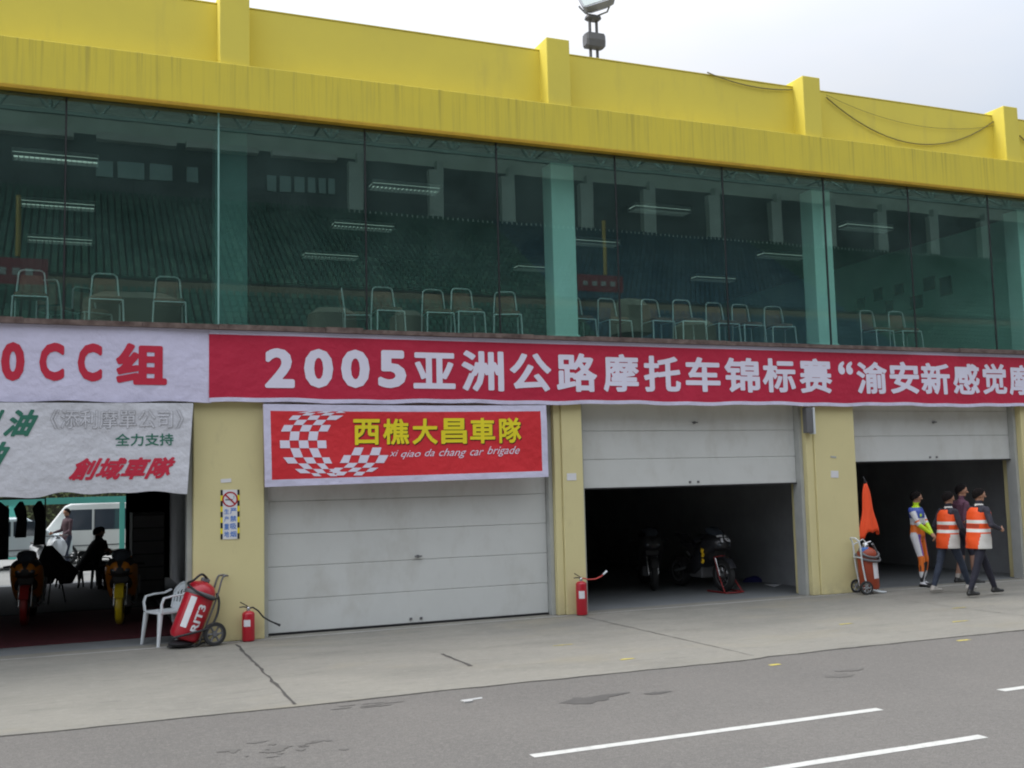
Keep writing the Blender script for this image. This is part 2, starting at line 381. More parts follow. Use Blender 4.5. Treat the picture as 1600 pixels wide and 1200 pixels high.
# joints, ragged dark tar line along the apron edge, painted line at the garage fronts
g = MB()
def strip(mb, x0, y0, x1, y1, w, z, nseg=14, jit=.004, wj=.3, r=rnd):
    d = Vector((x1-x0, y1-y0, 0)); q = Vector((-d.y, d.x, 0)).normalized(); L = []; 
    for i in range(nseg+1):
        c = Vector((x0, y0, z))+d*(i/nseg)+q*r.uniform(-jit, jit); hw = w/2*(1+r.uniform(-wj, wj)); L += [c-q*hw, c+q*hw]
    mb.add(L, [(2*i, 2*i+2, 2*i+3, 2*i+1) for i in range(nseg)])
strip(g, -.28, -.35, -.33, -4.68, .03, .004, 26, .012, .5); strip(g, 4.87, -.3, 4.95, -4.6, .012, .004, 26, .012, .6)
strip(g, 10.1, -.3, 10.1, -4.6, .01, .004, 26, .012, .6); strip(g, -5.5, -.3, -5.5, -4.6, .02, .004, 20, .01)
strip(g, 1.86, -2.55, 1.87, -3.55, .045, .004, 8, .01, .5)
struct(g, 'pavement_joints', M['joint'])
g = MB()
for i in range(len(edge)-1):
    a, b = edge[i], edge[i+1]; wd = rnd.uniform(.0, .02)*(1 if math.sin(a[0]*1.3)+math.sin(a[0]*3.1) > -.4 else .2)+.003
    if -8 < a[0] < 25: g.add([(a[0], a[1]-wd, -.009), (b[0], b[1]-wd, -.009), (b[0], b[1]+.004, -.009), (a[0], a[1]+.004, -.009)], [(0, 1, 2, 3)])
struct(g, 'edge_crack', M['joint'])
g = MB(); strip(g, -9, -.09, 22, -.07, .035, .004, 80, .004, .35); struct(g, 'painted_base_line', M['paint'])
for (x0, x1, y) in ((.92, 4.27, -7.46), (5.78, 9.1, -7.34), (.98, 4.28, -8.6), (5.7, 9.1, -8.55), (-4.1, -.7, -7.5)):
    g = MB(); strip(g, x0, y, x1, y+.03, .1, -.009, 24, .002, .06); struct(g, 'lane_marking', M['paint'])
g = MB()
for u, v, a, b in ((980, 1030, .2, .07), (1210, 1037, .16, .09), (1505, 999, .22, .08), (1500, 971, .3, .06), (1322, 975, .25, .06), (1498, 950, .3, .05), (880, 1008, .3, .04)):
    c = P(u, v, z=0); zz = .004 if c.y > -4.6 else -.009
    g.add([(c.x-a/2, c.y-b/2, zz), (c.x+a/2, c.y-b/3, zz), (c.x+a/2.4, c.y+b/3, zz), (c.x-a/9, c.y+b/2, zz), (c.x-a/2.2, c.y+b/4, zz)], [(0, 1, 2, 3, 4)])
struct(g, 'yellow_paint_marks', M['ypaint'])
# dark damp patches on the asphalt
g = MB()
M['stain'] = mat('asphalt_stain', (.088, .083, .078), .8, .1, 5, .4, 60)
M['stain2'] = mat('asphalt_stain_faint', (.122, .115, .106), .9, .08, 5, .4, 60)
def blob(mb, cx, cy, rx, ry, z, seed, n=26, mi=0):
    r = random.Random(seed); ph = [r.uniform(0, 6.3) for _ in range(4)]
    pts = [(cx+rx*(1+.22*math.sin(2*t+ph[0])+.14*math.sin(5*t+ph[1])+.07*math.sin(9*t+ph[2]))*math.cos(t), cy+ry*(1+.22*math.sin(3*t+ph[3])+.12*math.sin(7*t+ph[0]))*math.sin(t), z) for t in [2*PI*k/n for k in range(n)]]
    mb.add(pts+[(cx, cy, z)], [(k, (k+1) % n, n) for k in range(n)], mi=mi)
blob(g, 2.2, -5.82, .22, .14, -.0085, 1); blob(g, 2.5, -5.72, .2, .05, -.008, 2); blob(g, 2.95, -5.85, .12, .05, -.0085, 4)
blob(g, 5.0, -6.0, .17, .08, -.0085, 5, mi=1); blob(g, 5.3, -5.8, .16, .06, -.008, 9, mi=1)
rb_ = random.Random(12)
for k in range(20):
    t = rb_.gauss(0, 1); blob(g, -.75+t*.22+rb_.gauss(0, .12), -6.35+rb_.gauss(0, .2), rb_.uniform(.02, .1), rb_.uniform(.012, .05), -.0085+k*.00002, k, 14, mi=1)
for k in range(10): blob(g, rb_.uniform(-.2, .9), -5.0+rb_.gauss(0, .06), rb_.uniform(.02, .12), rb_.uniform(.008, .02), -.0084+k*.00002, k+60, 12, mi=1)
struct(g, 'asphalt_stains', [M['stain'], M['stain2']])

# ================================================================== PIT BUILDING
XL, XR = -16.0, 36.0
PIL = [(-6.35, -5.45), (-.80, .15), (4.62, 5.10), (9.42, 10.46), (14.45, 15.3), (19.6, 20.5), (24.8, 25.7)]
pit = empty('pit_building', (0, 0, 0), 0, 'long two-storey pit garage block, yellow parapet above, green glazed gallery, cream pillars below', 'building')
# lower pillars
for a, b in PIL:
    m = MB()
    if a == 4.62: m.box((4.62, .03, 0), (4.74, .5, 3.3)); m.box((4.743, 0, 0), (5.10, .5, 3.3))
    elif a == 9.42: m.box((9.42, .03, 0), (9.58, .5, 3.3)); m.box((9.583, 0, 0), (10.46, .5, 3.3))
    else: m.box((a, 0, 0), (b, .5, 3.3))
    m.build('pillar', M['cream'], pit, bevel=.012)
    m = MB(); m.box((b-.3, .503, 0), (b-.1, 12, 3.3))
    m.build('partition_wall', M['inner'], pit)
# jambs
for xx in (-.87, .155, 4.55, 5.105, 9.35, 10.465, 14.38):
    m = MB(); m.box((xx, .12, 0), (xx+.065, .34, 3.3)); m.build('door_jamb', M['jamb'], pit)
# lintel wall behind the banners, slab, ledge
m = MB(); m.box((XL, 0.01, 3.302), (XR, .5, 4.25)); m.build('lintel_wall', M['cream'], pit)
m = MB(); m.box((XL, .503, 3.303), (XR, 12.2, 3.6)); m.build('garage_ceiling', M['innerdark'], pit)
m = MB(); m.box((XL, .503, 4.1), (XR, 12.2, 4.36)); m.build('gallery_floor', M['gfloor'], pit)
m = MB()
x = XL; r9 = random.Random(9)
while x < XR:
    L = r9.uniform(.4, 1.6); m.box((x, -.17-r9.uniform(0, .02), 4.253), (x+L-.004, .49, 4.31+r9.uniform(0, .025))); x += L
m.build('window_ledge', M['ledge'], pit)
# back walls
m = MB()
m.box((XL, 12, 0), (-6.5, 12.2, 3.3)); m.box((-1.14, 12, 0), (XR, 12.2, 3.3)); m.box((-6.5, 12, 2.1), (-1.14, 12.2, 3.3))
m.build('rear_wall', M['inner'], pit)
m.build('rear_door_frame', M['tealdark'], pit)
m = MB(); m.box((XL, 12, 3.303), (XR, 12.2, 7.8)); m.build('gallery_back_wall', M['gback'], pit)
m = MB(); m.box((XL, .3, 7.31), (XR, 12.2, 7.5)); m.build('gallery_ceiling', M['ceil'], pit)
m = MB(); m.box((15.75, .55, 4.362), (15.9, 12, 7.308)); m.build('gallery_partition', M['pgreen'], pit)
for xx in (XL-.2, XR): m = MB(); m.box((xx, .5, 0), (xx+.2, 12.2, 7.8)); m.build('end_wall', M['cream'], pit)
# posters on the partition
for i, (u, v, wd, h) in enumerate(((1372, 460, .3, .3), (1405, 452, .3, .25), (1452, 443, .35, .3), (1478, 447, .35, .42), (1432, 472, .4, .3), (1345, 475, .3, .3), (1390, 478, .25, .25))):
    c = P(u, v, x=15.74); t = empty('poster', c, 0, None, None)
    tag(t, ['small dark poster on the green gallery partition, upper left of the cluster', 'dark poster on the green partition beside a pair of leaning frames', 'square dark poster high on the green gallery partition', 'tall dark poster, rightmost on the green gallery partition', 'wide dark poster lowest right on the green partition', 'faint dark poster furthest from the glass on the green partition', 'smallest dark poster low behind the tubular chairs on the green partition'][i], 'poster', 'posters on the gallery partition')
    a = MB(); a.box((-.012, -wd/2, -h/2), (.004, wd/2, h/2)); a.build('sheet', M['black'], t)
    a = MB(); a.box((-.018, -wd/3, -h/4), (-.0125, wd/3, h/4)); a.build('picture', M['glassd'], t)
# gallery columns
for x0, x1 in ((-.46, .0), (4.92, 5.34), (10.2, 10.62), (15.3, 15.72), (-5.9, -5.45)):
    m = MB(); m.box((x0, .5, 4.362), (x1, .85, 7.308)); m.box((x0-.02, .48, 4.3625), (x1+.02, .87, 4.44)); m.build('gallery_column', M['teal'] if x0 > 1 else mat('teal_dimmed', (.06, .15, .135), .7, .15, 1.2), pit, bevel=.01)  # left columns take a darker teal, their dimness put into the colour
# glass panes with thin dark joints
JX = [-10.9, -8.8, -6.7, -4.6, -2.46, -.47, 1.65, 3.76, 5.86, 7.94, 10.08, 12.02, 14.0, 16.1, 18.2, 20.3, 22.4, 24.5]
for a, b in zip(JX[:-1], JX[1:]):
    m = MB(); m.box((a+.012, .02, 4.34), (b-.012, .032, 7.40)); m.build('window_pane', M['glass'], pit)
for a in JX:
    m = MB(); m.box((a-.011, .012, 4.345), (a+.011, .045, 7.40)); m.build('glazing_joint', mat('joint_teal', (.22, .42, .38), .6) if abs(a+.47) < .01 else M['black'], pit)
# fascia, rim, parapet, piers
m = MB(); m.box((XL, -.10, 7.425), (XR, .5, 8.08)); fa = m.build('fascia', M['fascia'], pit, bevel=.012)
m = MB(); m.box((XL, -.125, 7.372), (XR, .0, 7.422)); m.build('fascia_rim', M['rim'], pit, bevel=.006)
m = MB(); m.box((XL, .06, 7.37), (XR, .298, 7.40)); m.build('soffit', M['ceil'], pit)
m = MB(); m.box((XL, .28, 8.083), (XR, .5, 9.10)); m.build('parapet_wall', M['yellow'], pit, bevel=.01)
m = MB(); m.box((XL, .272, 9.103), (XR, .52, 9.118)); m.build('coping', M['yellow'], pit)
m = MB(); m.box((XL, .503, 7.82), (XR, 12.2, 8.2)); m.build('roof_slab', M['concrete'], pit)
for x0, x1 in ((-10.4, -10.0), (-5.5, -5.1), (-.46, -.04), (4.67, 5.08), (9.72, 10.1), (14.55, 14.92), (19.5, 19.9)):
    m = MB(); m.box((x0, -.02, 8.083), (x1, .6, 9.215)); m.build('parapet_pier', M['yellow'], pit, bevel=.014)

# garage doors
def garage_door(x0, x1, zb, ncap=False):
    r = MB(); H = .46; z = zb
    while z < 3.29:
        zt = min(z+H-.005, 3.299); r.box((x0, .24, z), (x1, .28, zt)); z += H
    r.box((x0, .262, zb), (x1, .275, 3.29))
    d = r.build('garage_door', M['door'], pit, bevel=.006)
    a = MB(); a.box((x0, .225, zb-.02), (x1, .285, zb-.002)); a.build('bottom_seal', M['black'], d)
    c = (x0+x1)/2
    for dx in (-.07, .09): a = MB(); a.obox((c+dx, .235, zb+.06), (.04, .02, .035)); a.build('handle', M['dgrey'], d, bevel=.004)
    zl = 1.0 if zb < 1 else 2.98
    a = MB(); a.tube([(c+.05, .242, zl), (c+.05, .2, zl)], .022, 12); a.obox((c+.05, .2, zl), (.11, .014, .02)); a.build('lock', M['dgrey'], d)
    return d
garage_door(.225, 4.545, .03); garage_door(5.175, 9.345, 1.93); garage_door(10.535, 14.375, 2.27); garage_door(15.3, 19.55, .03); garage_door(20.55, 24.7, .03)
garage_door(-12, -6.4, .03)
# small box at the head of the door rail beside the third pillar
o = empty('rail_housing', (9.5, -.0, 3.0), 0, 'narrow grey metal box under the red banner at the third pillar', 'box')
m = MB(); m.box((-.13, -.1, -.22), (.0, .02, .22)); m.build('casing', M['dgrey'], o, bevel=.008)
m = MB(); m.box((.003, -.12, -.24), (.03, .02, .22)); m.build('edge_plate', M['wplast'], o)
# little paper notes stuck to the pillars
for i, (u, v, wd, h) in enumerate(((353, 751, .14, .05), (893, 745, .16, .11), (1304, 741, .16, .12), (1302, 714, .12, .03))):
    c = P(u, v, y=0); m = MB(); m.box((-wd/2, -.006, -h/2), (wd/2, -.001, h/2))
    o = m.build('paper_note', M['wpaper'] if i < 3 else M['jamb']); o.location = (c.x, 0, c.z); o.rotation_euler = (0, .05*(i-1), 0)
    tag(o, ['small torn paper note above the no-smoking sign', 'pale square note on the narrow second cream pillar', 'faint square note halfway up the third cream pillar', 'thin grey scuffed strip above the faint note on the third pillar'][i], 'note')

# ceiling lights in the gallery
def ceiling_light():
    t = empty('ceiling_light'); a = MB()
    a.box((-.62, -.15, .0), (.62, .15, .06)); a.build('housing', M['greym'], t)
    a = MB()
    a.box((-.6, -.13, -.012), (.6, .13, -.002)); a.build('tube_panel', emis('lamp_tube', (.75, .9, .8), .28), t)
    a = MB()
    for k in range(17): a.box((-.6+.075*k-.004, -.14, -.06), (-.6+.075*k+.004, .14, -.013))
    a.box((-.62, -.15, -.065), (.62, -.142, -.013)); a.box((-.62, .142, -.065), (.62, .15, -.013))
    a.build('louvre', M['greym'], t)
    return t
L0 = ceiling_light(); first = True
rown = {2.4: 'nearest the glass', 5.3: 'in the middle row', 8.2: 'deepest in the room'}
for bi, xc in enumerate((-2.62, 2.98, 8.1, 13.1)):
    for yc in (2.4, 5.3, 8.2):
        o = L0 if first else copy_tree(L0); first = False
        o.location = (xc, yc, 7.24)
        tag(o, 'louvred fluorescent ceiling light %s of the %s gallery bay' % (rown[yc], ['leftmost', 'second', 'third', 'rightmost'][bi]), 'ceiling light', 'louvred ceiling lights in the gallery')

# ================================================================== GALLERY CHAIRS
def tubular_chair():
    t = empty('tubular_chair')           # faces -y (towards the glass); origin on the floor
    a = MB(); pts = []
    a.tube([(-.21, .2, .0), (-.2, .2, .44), (-.17, .24, .80)] + [(-.17+.07*(1-math.cos(q)), .245, .80+.07*math.sin(q)) for q in (.5, 1.0, 1.57)] +
           [(.1+.07*math.sin(q), .245, .80+.07*math.cos(q)) for q in (0, .55, 1.05)] + [(.17, .24, .80), (.2, .2, .44), (.21, .2, 0)], .0125, 8)
    a.build('back_frame', M['chrome'], t)
    a = MB(); a.loft([((0, .235, .50), .165, .018, (1, 0, 0), (0, 1, 0)), ((0, .25, .64), .165, .022, (1, 0, 0), (0, 1, 0)), ((0, .262, .80), .14, .018, (1, 0, 0), (0, 1, 0))], 14, e=5)
    a.build('backrest', M['brown'], t)
    a = MB(); a.loft([((0, 0, .425), .2, .2, (1, 0, 0), (0, 1, 0)), ((0, 0, .44), .215, .21, (1, 0, 0), (0, 1, 0)), ((0, 0, .475), .21, .205, (1, 0, 0), (0, 1, 0)), ((0, 0, .485), .19, .19, (1, 0, 0), (0, 1, 0))], 20, e=5)
    a.build('seat', M['brown'], t)
    a = MB(); a.tube([(-.2, .2, .42), (-.22, -.2, .42), (.22, -.2, .42), (.2, .2, .42)], .009, 6); a.build('seat_frame', M['chrome'], t)
    for s in (-1, 1):
        a = MB(); a.tube([(s*.22, -.2, .415), (s*.235, -.22, 0)], .0125, 8); a.build('front_leg', M['chrome'], t)
    return t
c0 = tubular_chair(); ZF = 4.362
CH = [(50, 405, 0, 1.05, 'leftmost tubular chair behind the glass of the first bay'), (165, 410, .03, 1.05, 'tubular chair behind the middle of the left glass, white banner below'),
      (262, 414, -.02, 1.05, 'tubular chair nearest the first teal column on its left side'),
      (90, 424, 2.6, 2.2, 'dim chrome chair turned away behind the two leftmost chairs'), (143, 426, .5, 2.3, 'dim chair partly hidden behind the second chair from the left'),
      (598, 440, .03, 1.05, 'tubular chair standing apart near the middle glass joint'), (675, 440, -.04, 1.05, 'tubular chair, middle one of the three left of the second teal column'),
      (721, 448, .02, .85, 'tubular chair nearest the glass, right one of the three close together'), (782, 450, -.3, .95, 'chair with only its left tube bright, beside the second teal column'),
      (551, 452, 1.4, 1.6, 'dim brown chair seen side-on at the left of the second bay'),
      (893, 450, .05, 1.1, 'chair half hidden by the second teal column'), (948, 453, .08, 1.1, 'first full chair right of the second teal column'),
      (1015, 457, .05, 1.0, 'tubular chair in the third bay with a gap to its left'), (1063, 461, -.05, .9, 'slightly forward tubular chair in the middle of the third bay'),
      (1115, 463, .04, 1.0, 'tubular chair just left of the dark glass joint in the third bay'), (1155, 466, .0, 1.05, 'tubular chair just right of the dark glass joint in the third bay'),
      (1203, 468, -.2, 1.1, 'dim chair closest to the third teal column in the third bay'),
      (1354, 475, .08, 1.05, 'left one of the two chairs right of the third teal column'), (1398, 480, -.05, 1.0, 'right one of the two chairs right of the third teal column')]
for i, (u, v, rz, y, lab) in enumerate(CH):
    o = c0 if i == 0 else copy_tree(c0)
    q = P(u, v, y=y+.24); o.location = (q.x, y, ZF); o.rotation_euler = (0, 0, rz)
    tag(o, lab, 'chair', 'tubular chairs in the gallery')

# ================================================================== BANNERS
def wv(x, z, s=0, a=1):
    return a*(.006*math.sin(1.7*x+s)+.004*math.sin(4.3*x+2.1*z+s*2)+.003*math.sin(3.1*z*2+x+s))
def cloth_sheet(mb, corner, nx, nz, yf, th=.006, mi=lambda u, v: 0):
    """corner(u,v)->(x,z); a sheet with thickness"""
    b = []
    for j in range(nz+1):
        for i in range(nx+1):
            x, z = corner(i/nx, j/nz); b.append((x, yf(x, z), z))
    n1 = len(b); vs = b+[(x, y+th, z) for x, y, z in b]; fs = []; ms = []
    for j in range(nz):
        for i in range(nx):
            a = j*(nx+1)+i; fs.append((a, a+1, a+nx+2, a+nx+1)); fs.append((n1+a, n1+a+nx+1, n1+a+nx+2, n1+a+1)); k = mi((i+.5)/nx, (j+.5)/nz); ms += [k, k]
    rim = [i for i in range(nx)]; 
    for i in range(nx): fs.append((i, n1+i, n1+i+1, i+1)); ms.append(0); t = nz*(nx+1); fs.append((t+i, t+i+1, n1+t+i+1, n1+t+i)); ms.append(0)
    for j in range(nz): a = j*(nx+1); fs.append((a, a+nx+1, n1+a+nx+1, n1+a)); ms.append(0); a += nx; fs.append((a, n1+a, n1+a+nx+1, a+nx+1)); ms.append(0)
    base = len(mb.v); mb.v += vs; mb.f += [tuple(q+base for q in f) for f in fs]; mb.m += ms; mb.sm += [True]*len(fs)
# white banner
wf = lambda x, z: -.105+wv(x, z, 1, 1.3)
m = MB(); cloth_sheet(m, lambda u, v: (-9+u*(8.42), 3.25+v*1.02+(.012*math.sin(5*u*8.4)*(1-v))), 120, 14, wf)
wb = m.build('white_banner', M['bwhite'], fix=False); tag(wb, 'long white cloth banner with red lettering along the wall under the left gallery glass', 'banner')
m = MB()
for s, u0, v0, u1, v1 in (('0', 1, 595, 39, 535), ('C', 61, 595, 101, 536), ('C', 121, 596, 160, 537), ('组', 181, 601, 261, 538)):
    a = P(u0, v0, y=-.1); b = P(u1, v1, y=-.1); put_text(m, s, a.x, b.x, a.z, b.z, lambda x, z: wf(x, z)-.006, .045)
m.build('lettering', M['lred'], wb)
# long red banner with white border
rf = lambda x, z: -.112+wv(x, z, 3, 1.0)
m = MB()
nz = 17
cloth_sheet(m, lambda u, v: (-.61+u*22.6, 3.25+v*1.0+(.01*math.sin(2.3*u*22)+.006*math.sin(7*u*22))*(1-v)), 300, nz, rf, mi=lambda u, v: 1 if (u < .0008 or v < .07 or v > .93) else 0)
rb = m.build('red_banner', [M['bred'], M['bwhite']], fix=False); tag(rb, 'very long red cloth banner with white border and white title lettering across the facade', 'banner')
m = MB()
CHS = [('2', 414, 460, 606, 545), ('0', 475, 520, 606, 546), ('0', 533, 577, 606, 547), ('5', 591, 634, 606, 548), ('亚', 646, 711, 607, 552), ('洲', 722, 786, 611, 549), ('公', 797, 860, 611, 553),
       ('路', 870, 931, 612, 553), ('摩', 943, 997, 612, 554), ('托', 1007, 1062, 612, 557), ('车', 1072, 1124, 612, 559), ('锦', 1133, 1185, 613, 560), ('标', 1192, 1241, 613, 561), ('赛', 1250, 1298, 614, 561),
       ('“', 1310, 1332, 585, 565), ('渝', 1340, 1384, 615, 566), ('安', 1391, 1434, 615, 566), ('新', 1440, 1482, 616, 568), ('感', 1490, 1529, 616, 569), ('觉', 1537, 1571, 616, 569), ('摩', 1578, 1613, 617, 571)]
for s, u0, u1, vb, vt in CHS:
    a = P(u0, vb, y=-.11); b = P(u1, vt, y=-.11); put_text(m, s, a.x, b.x, a.z, b.z, lambda x, z: rf(x, z)-.006, .04 if s in '2005' else .03)
m.build('lettering', M['lwhite'], rb)
# pale sponsor banner hanging over the left garage
gf = lambda x, z: -.19+wv(x, z, 5, 2.2)+.02*math.sin(2.2*x)*(3.2-z)+.012*math.sin((x*.8+z)*9)*max(0, (z-2.75))
A = [P(-260, 768, y=-.19), P(292, 772, y=-.19), P(302, 630, y=-.19), P(-260, 628, y=-.19)]
def cg(u, v):
    b0 = A[0].lerp(A[1], u); t0 = A[3].lerp(A[2], u); q = b0.lerp(t0, v); return q.x, q.z+(.045*math.sin(9*u)+.028*math.sin(21*u+1)+.015*math.sin(43*u))*(1-v)*(1-u**6)
m = MB(); cloth_sheet(m, cg, 70, 26, gf); gb = m.build('sponsor_banner', M['bgrey'], fix=False); tag(gb, 'crumpled pale banner with green and red slanted lettering hanging over the open left garage', 'banner')
def txt(mb, s, u0, v0, u1, v1, f, bold, shear=0, off=.006, mi=0, yy=-.19):
    a = P(u0, v0, y=yy); b = P(u1, v1, y=yy); put_text(mb, s, a.x, b.x, a.z, b.z, lambda x, z: f(x, z)-off, bold, shear, mi)
m = MB(); txt(m, '油', 5, 682, 60, 640, gf, .04, .5); txt(m, '剂', -50, 682, 7, 640, gf, .04, .5)
txt(m, '油', -42, 730, 16, 690, gf, .04, .5); txt(m, '全力支持', 180, 697, 271, 677, gf, .015)
m.build('green_lettering', M['lgreen'], gb)
m = MB(); txt(m, '創域車隊', 107, 751, 274, 714, gf, .035, .45); m.build('red_lettering', M['lred'], gb)
m = MB(); txt(m, '《添利摩單公司》', 78, 670, 287, 640, gf, .022); m.build('lettering_outline', M['lgrey'], gb)
m = MB(); txt(m, '《添利摩單公司》', 79, 669.5, 286, 640.5, gf, .006, off=.009); m.build('lettering_fill', M['bgrey'], gb)

# checkered-flag team banner
Bc = [P(414, 761, y=-.16), P(858, 745, y=-.16), P(853, 633, y=-.16), P(411, 631, y=-.16)]
tf = lambda x, z: -.165+wv(x, z, 8, 1.6)+.012*math.sin(2.6*x+1.2*z)*(3.25-z)
def ct(u, v):
    b0 = Bc[0].lerp(Bc[1], u); t0 = Bc[3].lerp(Bc[2], u); q = b0.lerp(t0, v); return q.x, q.z-(.035*math.sin(PI*u)**2)*(1-v)*0+(-.03*math.sin(PI*u))*v*.5
m = MB(); cloth_sheet(m, ct, 88, 24, tf, mi=lambda u, v: 0 if (.023 < u < .975 and .09 < v < .92) else 1)
tb = m.build('team_banner', [M['bred2'], M['bwhite']], fix=False); tag(tb, 'red team banner with chequered emblem and yellow lettering on the closed garage door', 'banner')
def tq(X, Y): return 410+X/3.478, 625+Y/3.478       # sketch units -> photo
m = MB()
def quad(pts, mi=0):
    vs = []
    for X, Y in pts:
        q = P(*tq(X, Y), y=-.165); vs.append((q.x, tf(q.x, q.z)-.006, q.z))
    m.add(vs, [(0, 1, 2, 3)], mi=mi)
# crescent: rows of (y, [column lines]); alternate squares are white
rows = [(60, [262, 300, 345, 388, 420, 425]), (70, [190, 240, 290, 345, 395, 452]), (84, [165, 212, 262, 315, 368, 440]), (108, [142, 190, 243, 296, 348, 400]), (136, [118, 168, 218, 272, 322, 372]), (171, [100, 152, 202, 255, 305, 354]),
        (220, [94, 146, 196, 247, 297, 346]), (262, [96, 150, 200, 252, 300, 348]), (312, [112, 170, 220, 275, 322, 362]), (345, [138, 192, 242, 292, 335, 378]), (375, [175, 226, 272, 322, 360, 400]), (398, [205, 262, 300, 345, 385, 440]), (414, [235, 280, 320, 368, 405, 425])]
for j in range(len(rows)-1):
    ya, A1 = rows[j]; yb, B1 = rows[j+1]
    for i in range(5):
        if (i+j) % 2 == 0: quad([(A1[i], ya), (A1[i+1], ya), (B1[i+1], yb), (B1[i], yb)])
# tail rising to the right
rows2 = [(258, [455, 502, 550, 598, 646]), (300, [442, 482, 532, 582, 634, 684]), (342, [420, 468, 518, 566, 612, 660]), (368, [395, 440, 492, 540, 586, 630]), (390, [360, 410, 462, 512, 560, 596]), (410, [352, 395, 440, 492, 540, 560])]
for j in range(len(rows2)-1):
    ya, A1 = rows2[j]; yb, B1 = rows2[j+1]
    for i in range(min(len(A1), len(B1))-1):
        if (i+j) % 2 == 1 and not (j == 0 and i == 0): quad([(A1[i], ya), (A1[i+1], ya), (B1[i+1 if j else i+1], yb), (B1[i], yb)])
m.build('chequered_emblem', M['lwhite'], tb)
m = MB()
for k, (s, X0, X1) in enumerate((('西', 494, 635), ('樵', 655, 795), ('大', 815, 950), ('昌', 972, 1108), ('車', 1128, 1262), ('隊', 1288, 1405))):
    u0, v0 = tq(X0, 245-k*2); u1, v1 = tq(X1, 104-k*1.5)
    txt(m, s, u0+1.2, v0+1.2, u1+1.2, v1+1.2, tf, .03, off=.006, mi=1, yy=-.165); txt(m, s, u0, v0, u1, v1, tf, .026, off=.010, mi=0, yy=-.165)
m.build('yellow_lettering', [M['byellow'], M['bblack']], tb)
m = MB()
for s, X0, Y0, X1, Y1 in (('xi', 690, 306, 738, 272), ('qiao', 752, 322, 860, 274), ('da', 882, 306, 936, 266), ('chang', 960, 318, 1108, 262), ('car', 1128, 302, 1202, 272), ('brigade', 1222, 308, 1400, 250)):
    u0, v0 = tq(X0, Y0); u1, v1 = tq(X1, Y1); txt(m, s, u0, v0, u1, v1, tf, .0, .45, yy=-.165)
m.build('latin_lettering', M['lwhite'], tb)

# ================================================================== NO SMOKING SIGN
m = MB(); A = P(344, 843, y=0); B = P(372, 765, y=0); x0, x1, z0, z1 = A.x+.035, B.x-.012, A.z, B.z
ns = empty('no_smoking_sign', ((x0+x1)/2, 0, z0), 0, 'upright white no-smoking sign with black and yellow edge tape on the first cream pillar', 'sign')
W = (x1-x0)/2; H = z1-z0
m = MB(); m.box((-W, -.008, 0), (W, -.001, H)); m.build('plate', M['wpaper'], ns)
m = MB(); nn = 9
for s in (-1, 1):
    for k in range(nn):
        a = H*k/nn; m.box((s*(W+.002), -.007, a+.002), (s*(W+.03), -.001, a+H/nn), mi=k % 2)
m.build('edge_tape', [M['black'], M['byellow']], ns)
m = MB(); cx, cz, R = 0, H-.13, .105
def ring(mb, cx, cz, r0, r1, y, n=36, mi=0):
    vs = []
    for k in range(n): t = 2*PI*k/n; vs += [(cx+r0*math.cos(t), y, cz+r0*math.sin(t)), (cx+r1*math.cos(t), y, cz+r1*math.sin(t))]
    mb.add(vs, [(2*k, 2*k+1, (2*k+3) % (2*n), (2*k+2) % (2*n)) for k in range(n)], mi=mi)
ring(m, 0, cz, R-.02, R, -.010); m.obox((0, -.0115, cz), (.19, .001, .02), (0, math.radians(45), 0)); m.build('red_ring', M['redp'], ns)
m = MB(); m.obox((-.015, -.0095, cz-.005), (.1, .001, .016)); m.tube([(.045, -.0095, cz+.01), (.055, -.0095, cz+.03), (.045, -.0095, cz+.045)], .003, 6); m.build('cigarette', M['dgrey'], ns)
m = MB()
for k, s in enumerate('严禁吸烟'): put_text(m, s, .0, .085, H-.33-k*.105, H-.25-k*.105, lambda x, z: -.010, .02)
for k, s in enumerate('生产重地'): put_text(m, s, -.08, -.015, H-.33-k*.105, H-.26-k*.1, lambda x, z: -.010, .02)
m.build('lettering', M['lblue'], ns)

# ================================================================== CABLES ON THE PARAPET
def cable(pts, r, lab):
    m = MB(); m.tube(pts, r, 6); o = m.build('cable', M['cable']); tag(o, lab, 'cable', 'slack cables on the parapet'); return o
def sag(u0, v0, u1, v1, um, vm, y=.25, n=18):
    a = P(u0, v0, y=y); b = P(u1, v1, y=y); c = P(um, vm, y=y); out = []
    tm = (c.x-a.x)/(b.x-a.x); lin = a.z+(b.z-a.z)*tm; k = (lin-c.z)/(tm*(1-tm))
    for i in range(n+1): t = i/n; out.append((a.x+(b.x-a.x)*t, y, a.z+(b.z-a.z)*t-k*t*(1-t)))
    return out
cable(sag(1105, 113, 1238, 140, 1175, 135), .011, 'short slack cable over the parapet left of the third pier')
cable(sag(1291, 152, 1556, 187, 1452, 226), .011, 'long dark cable sagging deeply across the right parapet bay')
cable(sag(1291, 148, 1556, 196, 1445, 198), .004, 'faint thin cable behind the deep sagging one on the parapet')
cable(sag(1593, 212, 1700, 210, 1640, 240), .013, 'dark cable end right of the last parapet pier')

